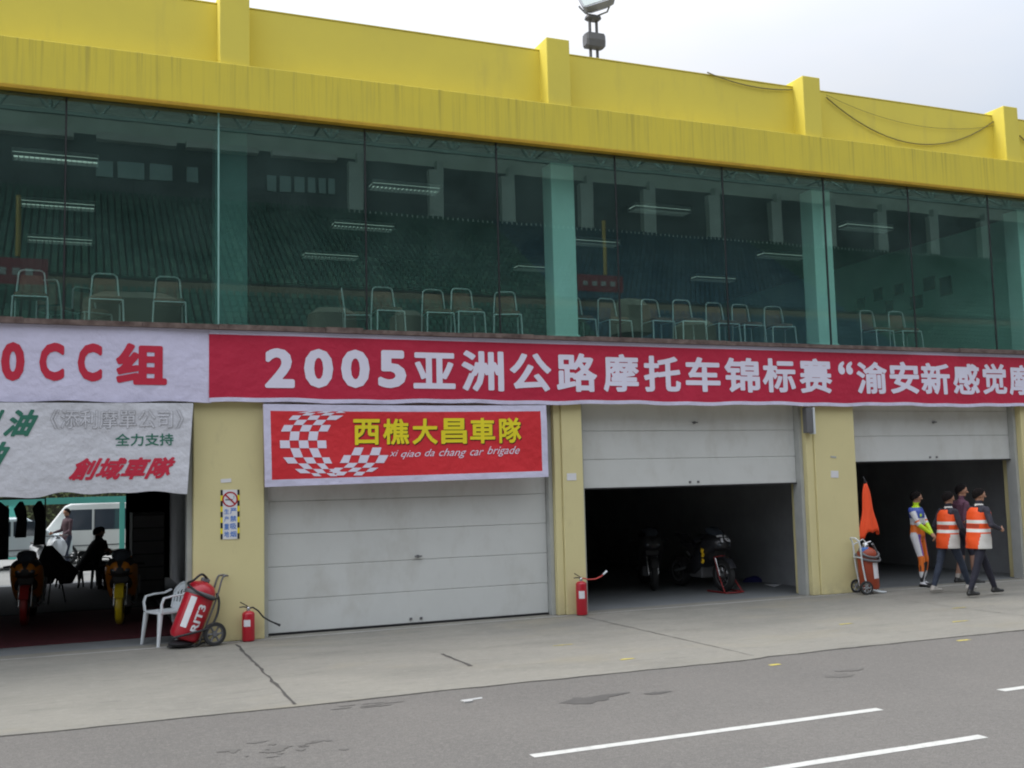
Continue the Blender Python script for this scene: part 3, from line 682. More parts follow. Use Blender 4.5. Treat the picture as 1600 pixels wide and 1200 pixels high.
# ================================================================== FLOODLIGHT
FL = empty('floodlight', (7.1, 3.0, 8.2), 0, 'grey floodlight on twin posts standing on the roof behind the parapet', 'floodlight')
for dx in (-.075, .075):
    m = MB(); m.tube([(dx, 0, 0), (dx, 0, 2.98)], .03, 10); m.build('post', M['dgrey'], FL)
m = MB(); m.loft([((0, 0, 2.93), .12, .08, (1, 0, 0), (0, 1, 0)), ((0, 0, 2.96), .16, .11, (1, 0, 0), (0, 1, 0)), ((0, 0, 3.01), .15, .1, (1, 0, 0), (0, 1, 0)), ((0, 0, 3.03), .1, .07, (1, 0, 0), (0, 1, 0))], 16, e=4); m.build('mounting_plate', M['dgrey'], FL)
m = MB(); m.loft([((-.21, -.02, 2.5), .12, .09, (0, 0, 1), (0, 1, 0)), ((-.17, -.02, 2.5), .155, .12, (0, 0, 1), (0, 1, 0)), ((.17, -.02, 2.5), .155, .12, (0, 0, 1), (0, 1, 0)), ((.21, -.02, 2.5), .12, .09, (0, 0, 1), (0, 1, 0))], 8, e=5, smooth=False)
m.build('ballast_box', M['dgrey'], FL)
hd = empty('lamp_head', (0, 0, 0)); hd.parent = FL
HM = Matrix.Translation((.06, -.04, 3.37)) @ Euler((math.radians(-28), math.radians(-17), math.radians(-22))).to_matrix().to_4x4()
m = MB(); m.xf = HM
m.loft([((0, .17, 0), .2, .16, (1, 0, 0), (0, 0, 1)), ((0, .05, 0), .31, .27, (1, 0, 0), (0, 0, 1)), ((0, -.1, 0), .34, .3, (1, 0, 0), (0, 0, 1)), ((0, -.12, 0), .36, .32, (1, 0, 0), (0, 0, 1)), ((0, -.145, 0), .36, .32, (1, 0, 0), (0, 0, 1))], 24, e=8, smooth=False)
m.build('housing', M['greym'], hd)
m = MB(); m.xf = HM; m.box((-.32, -.152, -.28), (.32, -.147, .28)); m.build('front_glass', mat('lamp_glass', (.5, .56, .54), .15, .05), hd)
m = MB(); p1 = HM @ Vector((.37, 0, -.05)); p0 = HM @ Vector((-.37, 0, -.05))
m.tube([p1, (p1.x-.03, p1.y, p1.z-.06), (p1.x-.13, p1.y*.6, 3.10), (.1, 0, 3.045), (-.1, 0, 3.045), (p0.x+.12, p0.y*.5, 3.08), (p0.x+.02, p0.y, p0.z-.03), p0], .018, 8); m.build('bracket', M['greym'], FL)

# ================================================================== WHITE PLASTIC CHAIR
def plastic_chair(label, loc, rz, m_, name='plastic_chair', group=None):
    t = empty(name, loc, rz, label, 'chair', group)      # faces +y
    a = MB(); a.loft([((0, 0, .415), .2, .2, (1, 0, 0), (0, 1, 0)), ((0, 0, .425), .235, .225, (1, 0, 0), (0, 1, 0)), ((0, 0, .445), .235, .225, (1, 0, 0), (0, 1, 0)), ((0, 0, .447), .2, .19, (1, 0, 0), (0, 1, 0)), ((0, 0, .437), .15, .15, (1, 0, 0), (0, 1, 0))], 28, e=6)
    a.build('seat', m_, t)
    # curved back: slats between a lower band and a rounded top
    def bp(u, h): ang = u*1.05; return Vector((.24*math.sin(ang)/math.sin(1.05), -.2-.08*math.cos(ang)+.05-(h-.44)*.22, h))
    a = MB()
    def top(u): return .80-.12*abs(u)**2.4
    rim = [bp(u, top(u)) for u in [i/8-1 for i in range(17)]]
    a.tube([bp(-1, .46)]+rim+[bp(1, .46)], .016, 8)
    for i in range(16):
        u0, u1 = i/8-1, (i+1)/8-1
        for z0, z1 in ((.445, .53), (None, None)):
            q = [(u0, z0), (u1, z0), (u1, z1), (u0, z1)] if z0 else [(u0, top(u0)-.09), (u1, top(u1)-.09), (u1, top(u1)), (u0, top(u0))]
            f = [bp(*k) for k in q]; bk = [k+Vector((0, -.008, 0)) for k in f]
            a.add(f+bk, [(0, 1, 2, 3), (7, 6, 5, 4), (0, 4, 5, 1), (3, 2, 6, 7)], True)
    for k in range(7):
        u = -.78+.26*k; f = [bp(u-.075, .52), bp(u+.075, .52), bp(u+.075, top(u)-.08), bp(u-.075, top(u)-.08)]; bk = [q+Vector((0, -.008, 0)) for q in f]
        a.add(f+bk, [(0, 1, 2, 3), (7, 6, 5, 4), (0, 4, 5, 1), (3, 2, 6, 7), (1, 5, 6, 2), (0, 3, 7, 4)])
    a.build('backrest', m_, t)
    for s in (-1, 1):
        a = MB(); W_ = (1, 0, 0)
        pts = [(s*.245, .19, .44), (s*.262, .2, .56), (s*.268, .17, .635), (s*.27, .05, .655), (s*.262, -.1, .66), (s*.245, -.19, .70)]
        a.loft([(p, .026, .012, W_, (Vector(pts[min(i+1, 5)])-Vector(pts[max(i-1, 0)])).normalized().cross(Vector(W_))) for i, p in enumerate(pts)], 10, e=4); a.build('armrest', m_, t)
        for (x, y, dx, dy) in ((s*.205, .19, s*.035, .045), (s*.195, -.19, s*.035, -.07)):
            a = MB(); a.loft([((x+dx, y+dy, 0), .018, .018, (1, 0, 0), (0, 1, 0)), ((x, y, .43), .034, .03, (1, 0, 0), (0, 1, 0))], 12, e=4); a.build('leg', m_, t)
    return t
plastic_chair('white plastic garden armchair standing by the red wheeled extinguisher', (-1.12, .26, 0), math.radians(112), M['wplast'])

# ================================================================== EXTINGUISHERS
def cyl_profile(r, h, dome=.6, z0=0):
    return [(r*.6, z0), (r*.93, z0+.01), (r, z0+.03)]+[(r, z0+h-r*dome)]+[(r*math.cos(t), z0+h-r*dome+r*dome*math.sin(t)) for t in (.3, .6, .9, 1.2, 1.45)]
def extinguisher(label, loc, rz, h, r, hose, hm, nozzle, lab_m):
    t = empty('fire_extinguisher', loc, rz, label, 'fire extinguisher')
    a = MB(); a.lathe(cyl_profile(r, h), 28); a.build('cylinder', M['redp'], t)
    a = MB(); a.lathe([(r*1.01, h*.42), (r*1.012, h*.70)], 20, mi=0) if False else a.add([(r*1.012*math.cos(q), r*1.012*math.sin(q), z) for z in (h*.5, h*.72) for q in [-2.5+1.1*k/8 for k in range(9)]], [(k, k+1, k+10, k+9) for k in range(8)], True)
    a.build('label', lab_m, t)
    a = MB(); a.lathe([(.02, h-.015), (.024, h+.01), (.024, h+.035), (.014, h+.05)], 14); a.build('valve', M['dchrome'], t)
    a = MB(); a.tube([(.0, 0, h+.04), (-.07, 0, h+.055), (-.12, 0, h+.05)], .008, 8); a.tube([(.0, 0, h+.05), (-.06, 0, h+.09), (-.11, 0, h+.12)], .007, 8); a.build('handle', M['black'], t)
    a = MB(); a.tube(hose, .011, 8); a.build('hose', hm, t)
    a = MB(); e = Vector(hose[-1]); d = (e-Vector(hose[-2])).normalized(); a.tube([e-d*.01, e+d*.03, e+d*.075], [.013, .014, .019], 10); a.build('nozzle', nozzle, t)
extinguisher('small red fire extinguisher with black hose standing against the first cream pillar', (-.09, -.13, 0), 0, .41, .085,
             [(0, 0, .44), (.06, 0, .45), (.13, 0, .40), (.2, 0, .31), (.29, 0, .25), (.36, 0, .215)], M['black'], M['black'], M['wpaper'])
extinguisher('tall slim red fire extinguisher by the narrow second pillar, pinkish hose stretched to the right', (4.93, -.15, 0), 0, .52, .085,
             [(0, 0, .55), (.05, 0, .56), (.12, 0, .535), (.25, 0, .535), (.35, 0, .57), (.39, 0, .6)], M['redw'], M['wplast'], M['wpaper'])

def wheel(mb_t, mb_r, c, r, w, ax=(1, 0, 0)):
    ax = Vector(ax).normalized(); Mx = Matrix.Translation(c) @ ax.to_track_quat('Z', 'Y').to_matrix().to_4x4()
    mb_t.lathe([(r*.72, -w/2), (r*.95, -w/2), (r, -w/4), (r, w/4), (r*.95, w/2), (r*.72, w/2)], 28, Mx, closed=True)
    mb_r.lathe([(r*.66, -w*.4), (r*.74, -w*.4), (r*.74, w*.4), (r*.66, w*.4)], 28, Mx, closed=True)
    mb_r.lathe([(r*.2, -w*.5), (r*.2, w*.5)], 14, Mx)
    for k in range(6):
        q = 2*PI*k/6; p0 = Mx @ Vector((r*.15*math.cos(q), r*.15*math.sin(q), 0)); p1 = Mx @ Vector((r*.7*math.cos(q), r*.7*math.sin(q), 0)); mb_r.tube([p0, p1], r*.09, 6)
# big red wheeled extinguisher, leaning back to the right
T = empty('wheeled_extinguisher', (-.74, -.16, 0), math.radians(14), 'large red wheeled fire extinguisher with black hose leaning beside the white plastic chair', 'fire extinguisher')
LM = Matrix.Translation((-.22, 0, .09)) @ Euler((0, math.radians(22), 0)).to_matrix().to_4x4()
a = MB(); a.xf = LM; a.lathe([(.1, 0), (.17, .02), (.195, .07), (.195, .62), (.185, .70), (.15, .76), (.08, .79), (.05, .80)], 32); a.build('tank', M['redp'], T)
a = MB(); a.xf = LM; a.lathe([(.199, .60), (.207, .615), (.207, .64), (.199, .655)], 32, closed=True); a.lathe([(.05, .795), (.06, .80), (.06, .84), (.03, .86)], 16); a.build('collar', M['dgrey'], T)
a = MB(); a.xf = LM
def patch(mb, r, q0, q1, z0, z1, n=8, mi=0): mb.add([(r*math.cos(q0+(q1-q0)*k/n), r*math.sin(q0+(q1-q0)*k/n), z) for z in (z0, z1) for k in range(n+1)], [(k, k+1, k+n+2, k+n+1) for k in range(n)], True, mi)
patch(a, .1975, -2.45, -2.02, .16, .57); a.build('label', M['wpaper'], T)
a = MB()
vs, fs = glyph_field(*glyph('RIT3', 0), .03, 50)   # marking runs up the tank
ax = min(v[0] for v in vs); bx = max(v[0] for v in vs); az = min(v[1] for v in vs); bz = max(v[1] for v in vs)
a.xf = LM; L = []
for v in vs:
    z = .14+(v[0]-ax)/(bx-ax)*.36; q = -1.62+(1-(v[1]-az)/(bz-az))*.52-.1
    L.append((.199*math.cos(q), .199*math.sin(q), z))
a.add(L, fs); a.build('lettering', M['wpaper'], T)
a = MB(); lm = lambda x, y, z: LM @ Vector((x, y, z))
pts = [lm(.02, -.02, .84), lm(-.12, -.12, .87), lm(-.2, -.12, .76), lm(-.215, -.02, .70), lm(-.1, -.2, .63), lm(.08, -.21, .60), lm(.2, -.1, .64), lm(.22, 0, .7), lm(.26, -.08, .60), lm(.27, -.14, .42), lm(.2, -.21, .25), lm(.0, -.225, .12), lm(-.16, -.2, .02), lm(-.2, -.16, -.02)]
def smooth(pts, n=5):
    pts = [Vector(p) for p in pts]; out = []
    for i in range(len(pts)-1):
        p0, p1, p2, p3 = pts[max(i-1, 0)], pts[i], pts[i+1], pts[min(i+2, len(pts)-1)]
        for k in range(n):
            t = k/n; out.append(.5*((2*p1)+(-p0+p2)*t+(2*p0-5*p1+4*p2-p3)*t*t+(-p0+3*p1-3*p2+p3)*t**3))
    return out+[pts[-1]]
a.tube(smooth(pts), .016, 8); a.build('hose', M['black'], T)
a = MB(); a.tube(smooth([lm(.19, .1, 0), lm(.2, .1, .6), lm(.18, .09, .9), lm(.22, .08, .96), lm(.27, 0, .97), lm(.22, -.08, .96), lm(.18, -.09, .9), lm(.2, -.1, .6), lm(.19, -.1, 0)]), .013, 8); a.build('handle_frame', M['dgrey'], T)
a = MB(); a.tube([(-.3, -.1, .02), (-.12, -.14, .02), (.1, -.1, .06), (.28, -.1, .16)], .012, 8); a.tube([(-.3, .1, .02), (-.12, .14, .02), (.1, .1, .06), (.28, .1, .16)], .012, 8)
a.tube(smooth([(-.36, -.06, .03), (-.42, 0, .03), (-.36, .06, .03), (-.28, .1, .03), (-.2, .0, .03), (-.28, -.1, .03), (-.36, -.06, .03)]), .011, 8); a.lathe([(.15, 0), (.17, .03), (.13, .06)], 20, Matrix.Translation((-.24, 0, .03))); a.build('base_frame', M['black'], T)
for s in (-1, 1):
    wt = MB(); wr = MB(); wheel(wt, wr, (.14, s*.2, .155), .155, .05, (0, 1, 0)); o = wt.build('wheel', M['rubber'], T); wr.build('rim', M['dgrey'], o)

# second, rust-red extinguisher on a white tube trolley
T = empty('wheeled_extinguisher', (10.36, -.22, 0), math.radians(-14), 'rust-red wheeled extinguisher on a white tube trolley under the orange cloth', 'fire extinguisher')
LM = Matrix.Translation((.06, 0, .06)) @ Euler((0, math.radians(-3), 0)).to_matrix().to_4x4()
a = MB(); a.xf = LM; a.lathe([(.1, 0), (.15, .02), (.165, .06), (.165, .60), (.155, .66), (.1, .71), (.05, .73)], 30); a.build('tank', mat('rust_red', (.34, .06, .025), .45, .15, 4, c2=(.26, .045, .02)), T)
a = MB(); a.xf = LM; patch(a, .168, -1.5, -.75, .2, .47); a.build('label', M['wpaper'], T)
a = MB(); a.xf = LM; a.tube(smooth([(-.05, -.0, .74), (-.16, -.08, .70), (-.1, -.17, .60), (.06, -.19, .56), (.18, -.08, .6), (.18, .08, .64), (.0, .19, .62), (-.16, .08, .60), (-.12, -.14, .54), (.05, -.19, .50), (.18, -.1, .5), (.2, .02, .6), (.15, .0, .72), (.1, -.05, .78)]), .022, 8); a.build('hose', M['dgrey'], T)
a = MB(); a.xf = LM; a.lathe([(.05, .72), (.05, .78), (.03, .8)], 14); a.tube([(-.05, 0, .79), (.1, 0, .82)], .012, 8); a.build('valve', M['dchrome'], T)
a = MB(); a.tube(smooth([(-.06, .13, .12), (-.12, .13, .5), (-.15, .13, .84), (-.2, .11, .94), (-.2, 0, .95), (-.2, -.11, .94), (-.15, -.13, .84), (-.12, -.13, .5), (-.06, -.13, .12)]), .015, 8)
a.tube([(-.16, .13, .82), (.02, .09, .92), (.08, .03, .82)], .011, 8); a.tube([(-.15, -.13, .62), (-.15, .13, .62)], .011, 8)
a.tube(smooth([(-.05, -.13, .12), (.1, -.14, .05), (.26, -.12, .02), (.33, 0, .02), (.26, .12, .02), (.1, .14, .05), (-.05, .13, .12)]), .015, 8); a.build('trolley_frame', M['wplast'], T)
a = MB(); a.xf = LM; a.box((-.14, -.1, .66), (.0, -.02, .73)); a.build('blue_tag', M['lblue'], T, bevel=.01)
for s in (-1, 1):
    wt = MB(); wr = MB(); wheel(wt, wr, (-.1, s*.19, .115), .115, .05, (0, 1, 0)); o = wt.build('wheel', M['rubber'], T); wr.build('rim', M['byellow'] if False else M['greym'], o)

# ================================================================== ORANGE CLOTH HANGING AT THE DOOR JAMB
T = empty('hanging_cloth', (10.66, .02, 1.0), 0, 'orange cloth hanging in a cone at the right edge of the third pillar', 'cloth')
a = MB(); secs = []; n = 36; rr = random.Random(5); ph = [rr.uniform(0, 6.28) for _ in range(4)]
vs = []; fs = []; nz_ = 14
for j in range(nz_+1):
    t = j/nz_; z = .89*(1-t)+.03*0; wx = .02+.16*t**.75+.015*math.sin(t*9); wy = .02+.08*t**.7
    for k in range(n):
        q = 2*PI*k/n; f = 1+t*.16*math.sin(5*q+ph[0]+t)+t*.08*math.sin(9*q+ph[1])
        vs.append((wx*f*math.cos(q)+.02*t-(.0), wy*f*math.sin(q), z+(.05*math.cos(q)*t*t if j == nz_ else .05*math.cos(q)*t*t)+.045*t*math.sin(2*q+ph[2])+.03*t*math.sin(5*q+ph[3])))
for j in range(nz_):
    for k in range(n): fs.append((j*n+k, j*n+(k+1) % n, (j+1)*n+(k+1) % n, (j+1)*n+k))
a.add(vs, fs, True); o = a.build('cloth', M['orange'], T); sd_ = o.modifiers.new('s', 'SOLIDIFY'); sd_.thickness = .004
a = MB(); a.tube([(0, .05, 1.0), (.0, .02, .96), (.0, 0, .88)], .012, 6); a.obox((0, .0, .9), (.045, .04, .06)); a.build('strap', M['black'], T)

# ================================================================== MOTORCYCLES
def motorcycle(name, label, loc, rz, fair, accent, tyrefront=None, number=None, stand=None, group='racing motorcycles in the garages', mudguard=None, front_mark=None):
    """local frame: front wheel at +x"""
    t = empty(name, loc, rz, label, 'motorcycle', group)
    for (cx, w_, nm) in ((.70, .115, 'front_wheel'), (-.70, .17, 'rear_wheel')):
        Mx = Matrix.Translation((cx, 0, .30)) @ Euler((PI/2, 0, 0)).to_matrix().to_4x4()
        a = MB(); a.lathe([(.205, -w_*.38), (.25, -w_*.5), (.285, -w_*.36), (.298, 0), (.285, w_*.36), (.25, w_*.5), (.205, w_*.38)], 36, Mx, closed=True); o = a.build(nm, tyrefront if (tyrefront and cx > 0) else M['rubber'], t)
        a = MB(); a.lathe([(.19, -w_*.36), (.207, -w_*.36), (.207, w_*.36), (.19, w_*.36)], 32, Mx, closed=True); a.lathe([(.04, -.06), (.04, .06)], 12, Mx)
        for k in range(6): q = 2*PI*k/6; a.tube([Mx @ Vector((.03*math.cos(q), .03*math.sin(q), 0)), Mx @ Vector((.195*math.cos(q+.2), .195*math.sin(q+.2), 0))], .014, 6)
        a.build('rim', M['dgrey'], o)
        a = MB(); 
        for s in (-1, 1): a.lathe([(.09, s*w_*.42-.002), (.145, s*w_*.42-.002), (.145, s*w_*.42+.002), (.09, s*w_*.42+.002)], 28, Mx, closed=True)
        a.build('brake_disc', M['dchrome'], o)
    for s in (-1, 1):
        a = MB(); a.tube([(.70, s*.085, .29), (.62, s*.09, .52)], .026, 10); a.tube([(.62, s*.09, .52), (.44, s*.10, .95)], .021, 10); a.build('fork_leg', M['dchrome'], t)
    a = MB(); ring_ = []
    for k in range(9):
        q = math.radians(25+k*16); ring_.append(((.70+.325*math.cos(q), 0, .30+.325*math.sin(q)), .07, .012, (0, 1, 0), (math.cos(q), 0, math.sin(q))))
    a.loft(ring_, 10, e=4); a.build('front_mudguard', mudguard or fair, t)
    # fairing: nose to belly
    Y = (0, 1, 0); Z = (0, 0, 1)
    a = MB(); a.loft([((.80, 0, .84), .06, .05, Y, Z), ((.74, 0, .86), .15, .12, Y, Z), ((.62, 0, .88), .21, .15, Y, Z), ((.46, 0, .84), .245, .2, Y, Z), ((.32, 0, .76), .25, .24, Y, Z), ((.16, 0, .62), .235, .28, Y, Z),
            ((.0, 0, .48), .2, .24, Y, Z), ((-.2, 0, .38), .16, .16, Y, Z), ((-.42, 0, .34), .1, .09, Y, Z)], 24, e=2.6)
    for k, f in enumerate(a.f):
        c = sum((Vector(a.v[i]) for i in f), Vector())/len(f)
        if c.z > .93 or (c.x > .4 and abs(c.y) < .15 and c.z < .86) or c.z < .36: a.m[k] = 1
    fr = a.build('fairing', [fair, M['black']], t)
    a = MB(); a.loft([((.70, 0, .97), .07, .02, Y, Z), ((.60, 0, 1.03), .12, .06, Y, Z), ((.46, 0, 1.07), .15, .09, Y, Z), ((.38, 0, 1.10), .14, .06, Y, Z)], 18, e=2.4); a.build('windscreen', M['glassd'], t)
    a = MB(); a.loft([((.34, 0, .88), .09, .07, Y, Z), ((.22, 0, .91), .15, .12, Y, Z), ((.04, 0, .90), .16, .13, Y, Z), ((-.12, 0, .84), .1, .08, Y, Z)], 18); a.build('fuel_tank', accent, t)
    a = MB(); a.loft([((-.08, 0, .79), .11, .04, Y, Z), ((-.3, 0, .80), .15, .05, Y, Z), ((-.45, 0, .86), .14, .055, Y, Z), ((-.52, 0, .95), .11, .06, Y, Z), ((-.8, 0, 1.0), .05, .03, Y, Z)], 16, e=3); tl = a.build('tail', fair, t)
    a = MB(); a.loft([((-.12, 0, .845), .1, .015, Y, Z), ((-.3, 0, .855), .13, .02, Y, Z), ((-.44, 0, .9), .11, .02, Y, Z)], 14, e=4); a.build('seat', M['black'], tl)
    a = MB()
    for s in (-1, 1): a.tube([(-.15, s*.1, .42), (-.70, s*.12, .30)], .024, 8)
    a.build('swingarm', M['greym'], t)
    a = MB(); a.tube(smooth([(.2, .12, .3), (-.1, .16, .24), (-.35, .19, .34), (-.75, .2, .62)]), [.022]*11+[.045]*5, 10); a.build('exhaust', M['dchrome'], t)
    for s in (-1, 1):
        a = MB(); a.tube([(.42, s*.1, .93), (.34, s*.34, .90)], .014, 8); a.tube([(.38, s*.24, .915), (.34, s*.345, .90)], .02, 8); a.build('handlebar', M['black'], t)
    a = MB(); a.box((-.2, -.14, .22), (.22, .14, .52)); a.build('engine', M['dgrey'], t, bevel=.03)
    for s in (-1, 1):
        a = MB(); a.loft([((.66, s*.10, .85), .075, .06, Y, Z), ((.765, s*.085, .845), .055, .035, Y, Z), ((.785, s*.08, .845), .03, .018, Y, Z)], 14); a.build('headlight', M['glassd'], fr)
    a = MB(); a.loft([((.5, 0, .62), .17, .1, Y, Z), ((.62, 0, .70), .12, .06, Y, Z)], 14, e=3); a.build('radiator', M['black'], fr)
    if number:
        a = MB(); vs, fs = glyph_field(*glyph(number, 0), .04, 50); ax = min(v[0] for v in vs); bx = max(v[0] for v in vs); az = min(v[1] for v in vs); bz = max(v[1] for v in vs)
        L = []
        for v in vs:
            y = .115*(2*(v[0]-ax)/(bx-ax)-1); h = (v[1]-az)/(bz-az)
            L.append((.835-.15*h-1.2*y*y, y, .90+.12*h-.9*y*y))
        a.add(L, fs); a.build('race_number', M['wpaper'], fr)
    if front_mark:
        a = MB()
        for (q, z, w_) in ((.2, .90, .05), (.21, .84, .035), (-.23, .66, .05), (-.24, .74, .045), (-.235, .55, .05)):
            s = 1 if q > 0 else -1; a.obox((.56 if z > .8 else .42, q+s*.015, z), (.09, .05, .07), (.3*s, .3, .5*s))
        a.build('yellow_mark', front_mark, fr, bevel=.015)
    if stand:
        st = empty('paddock_stand', loc, rz, stand, 'paddock stand')
        a = MB()
        for s in (-1, 1): a.tube([(.50, s*.22, .02), (1.02, s*.19, .02)], .014, 8); a.tube([(.98, s*.19, .02), (.74, s*.135, .30), (.60, s*.12, .62)], .013, 8)
        a.tube([(1.02, -.19, .02), (1.06, 0, .02), (1.02, .19, .02)], .014, 8); a.tube([(.60, -.12, .62), (.66, 0, .64), (.60, .12, .62)], .012, 8)
        a.build('tube_frame', mat('paddock_red', (.22, .02, .02), .5, .1, 4), st)
    return t
MK = mat('mark_yellow', (.9, .55, .02), .4, .03); OR = mat('bike_orange', (.5, .17, .01), .35, .08, 4, coat=.4); YL = mat('bike_yellow', (.75, .55, .02), .35, .06, 4, coat=.4); BK = mat('bike_black', (.03, .03, .035), .3, .05, 3, coat=.5)
def aim(u, v, face): q = P(u, v, z=0); return (q.x-.7*math.cos(face), q.y-.7*math.sin(face), 0)
f1 = math.radians(-88)
motorcycle('racing_motorcycle', 'black racing motorcycle with white number on its nose, parked in the half-open third garage', aim(1132, 925, f1), f1, BK, BK, number='76', stand='red tube paddock stand holding the front wheel of the black racing motorcycle', front_mark=MK)
f2 = math.radians(-30)
motorcycle('racing_motorcycle', 'dim dark racing motorcycle standing left of and behind the numbered black one', (7.9, 3.0, 0), math.radians(-112), mat('bike_dark', (.03, .03, .03), .5, .1), BK)
f3 = math.radians(-96)
motorcycle('racing_motorcycle', 'orange racing motorcycle with yellow front mudguard, right one in the open left garage', aim(187, 976, f3), f3, OR, BK, mudguard=YL, tyrefront=YL)
f4 = math.radians(-92)
motorcycle('racing_motorcycle', 'orange racing motorcycle with red front mudguard, left one in the open left garage', aim(38, 978, f4), f4, OR, BK, mudguard=mat('bike_red', (.3, .02, .02), .4, .05), tyrefront=mat('bike_red', (.3, .02, .02)))
# clutter of the third garage
q = P(1183, 908, z=0); a = MB(); blob(a, 0, 0, .3, .18, .0, 3); o = None
T = empty('blue_cover', (q.x, q.y, 0), 0, 'crumpled blue cloth on the garage floor right of the black motorcycle', 'cloth')
a = MB(); a.loft([((0, 0, 0), .32, .2, (1, 0, 0), (0, 1, 0)), ((.02, 0, .06), .28, .17, (1, 0, 0), (0, 1, 0)), ((.05, .02, .1), .12, .08, (1, 0, 0), (0, 1, 0))], 18); a.build('fabric', mat('blue_dim', (.03, .03, .15), .8, .3, 12), T)
q = P(1208, 916, z=0); T = empty('paper_sheet', (q.x, q.y, 0), .5, 'white paper lying on the third garage floor near its right wall', 'paper')
a = MB(); a.add([(-.15, -.1, .004), (.15, -.1, .03), (.15, .1, .01), (-.15, .1, .05), (-.15, -.1, .001), (.15, -.1, .026), (.15, .1, .006), (-.15, .1, .046)], [(0, 1, 2, 3), (7, 6, 5, 4), (0, 4, 5, 1), (1, 5, 6, 2), (2, 6, 7, 3), (3, 7, 4, 0)]); a.build('sheet', M['wpaper'], T)
q = P(733, 1099, z=-.03); T = empty('paper_scrap', (q.x, q.y, -.009), .1, 'small white paper scrap on the asphalt near the apron edge', 'litter')
a = MB(); a.box((-.07, -.05, .001), (.02, .04, .012)); a.add([(.02, .02, .002), (.16, .03, .002), (.16, .05, .012), (.02, .04, .012)], [(0, 1, 2, 3)]); a.build('scrap', mat('paper_dirty', (.42, .42, .41), .8, .1, 12), T)
T = empty('tyre_stack', (-.95, 9.6, 0), 0, 'dark stack of tyres inside the left garage near the rear opening', 'tyre stack')
for k in range(3): a = MB(); a.lathe([(.17, .02+k*.19), (.29, .01+k*.19), (.31, .1+k*.19), (.29, .19+k*.19), (.17, .18+k*.19)], 24, closed=True); a.build('tyre', M['rubber'], T)

# red carpet, hanging kit, rack in the left garage
a = MB(); a.box((-6.0, 1.05, .001), (-.85, 5.2, .012)); o = a.build('carpet', M['mat']); tag(o, 'dark red carpet on the floor of the open left garage', 'carpet')
DK = mat('dark_cloth', (.03, .03, .034), .9, .2, 6)
a = MB(); a.box((-6.0, 5.3, .001), (-.85, 11.6, .01)); o = a.build('darkening_mat', mat('mat_black', (.022, .022, .024), .95, .2, 4, .3, 60)); tag(o, 'added black mat that darkens the rear floor of the left garage', 'mat')  # added sheet, its black stands in for the gloom on the rear floor
T = empty('gear_pile', (-2.62, 7.0, 0), 0, 'dark heap of riding gear on a stool between the two orange motorcycles', 'gear')
a = MB(); rg = random.Random(8)
for k in range(9): x, z = rg.uniform(-.18, .2), rg.uniform(.5, .9); a.loft([((x, 0, z-.22), .12, .12, (1, 0, 0), (0, 1, 0)), ((x+.03, 0, z), .2, .16, (1, 0, 0), (0, 1, 0)), ((x-.02, 0, z+.2), .07, .07, (1, 0, 0), (0, 1, 0))], 12)
a.build('clothing', DK, T)
for k in range(3): a = MB(); a.tube([(.2*math.cos(k*2.1), .2*math.sin(k*2.1), 0), (.1*math.cos(k*2.1), .1*math.sin(k*2.1), .55)], .015, 8); a.build('leg', M['dgrey'], T)
T = empty('clothes_rack', (-3.3, 7.2, 0), 0, 'dark clothes rack hung with black racing suits at the left of the open garage', 'clothes rack')
a = MB()
for x in (-.9, .5): a.tube([(x, 0, 0), (x, 0, 1.98)], .014, 8); a.tube([(x, -.22, .02), (x, .22, .02)], .014, 8)
a.tube([(-.9, 0, 1.98), (.5, 0, 1.98)], .014, 8); a.build('frame', M['dgrey'], T)
for k, (x, zt, zb, w_) in enumerate(((-.72, 1.93, .9, .2), (-.3, 1.93, .85, .2), (.08, 1.93, 1.25, .11), (.4, 1.93, 1.1, .11))):
    a = MB(); a.loft([((x, 0, zb), w_*.9, .06, (1, 0, 0), (0, 1, 0)), ((x+.02, 0, (zb+zt)/2), w_*.8, .08, (1, 0, 0), (0, 1, 0)), ((x-.02, 0, zt-.14), w_, .07, (1, 0, 0), (0, 1, 0)), ((x, 0, zt), .03, .03, (1, 0, 0), (0, 1, 0))], 14); a.build('suit', DK, T)
T = empty('work_table', (-1.35, 10.1, 0), 0, 'small dark table behind the right orange motorcycle in the left garage', 'table')
a = MB(); a.box((-.45, -.3, .72), (.45, .3, .75)); a.build('tabletop', M['dgrey'], T, bevel=.004)
for sx in (-.4, .4):
    for sy in (-.26, .26): a = MB(); a.tube([(sx, sy, 0), (sx, sy, .72)], .016, 8); a.build('leg', M['dgrey'], T)
T = empty('tool_cabinet', (-.95, 7.3, 0), 0, 'black tool cabinet against the right wall of the left garage', 'cabinet')
a = MB(); a.box((-.3, -.5, .08), (.3, .5, 1.65)); a.build('case', mat('cab', (.03, .03, .032), .6, .1), T, bevel=.01)
a = MB()
for k in range(6): a.box((-.28, -.51, .12+k*.25), (.28, -.503, .34+k*.25))
a.build('drawer_fronts', M['dgrey'], T)
plastic_chair('dark plastic chair in silhouette at the rear of the left garage', (-2.35, 10.6, 0), math.radians(-80), mat('chair_dark', (.05, .06, .06), .6, .05), group=None)

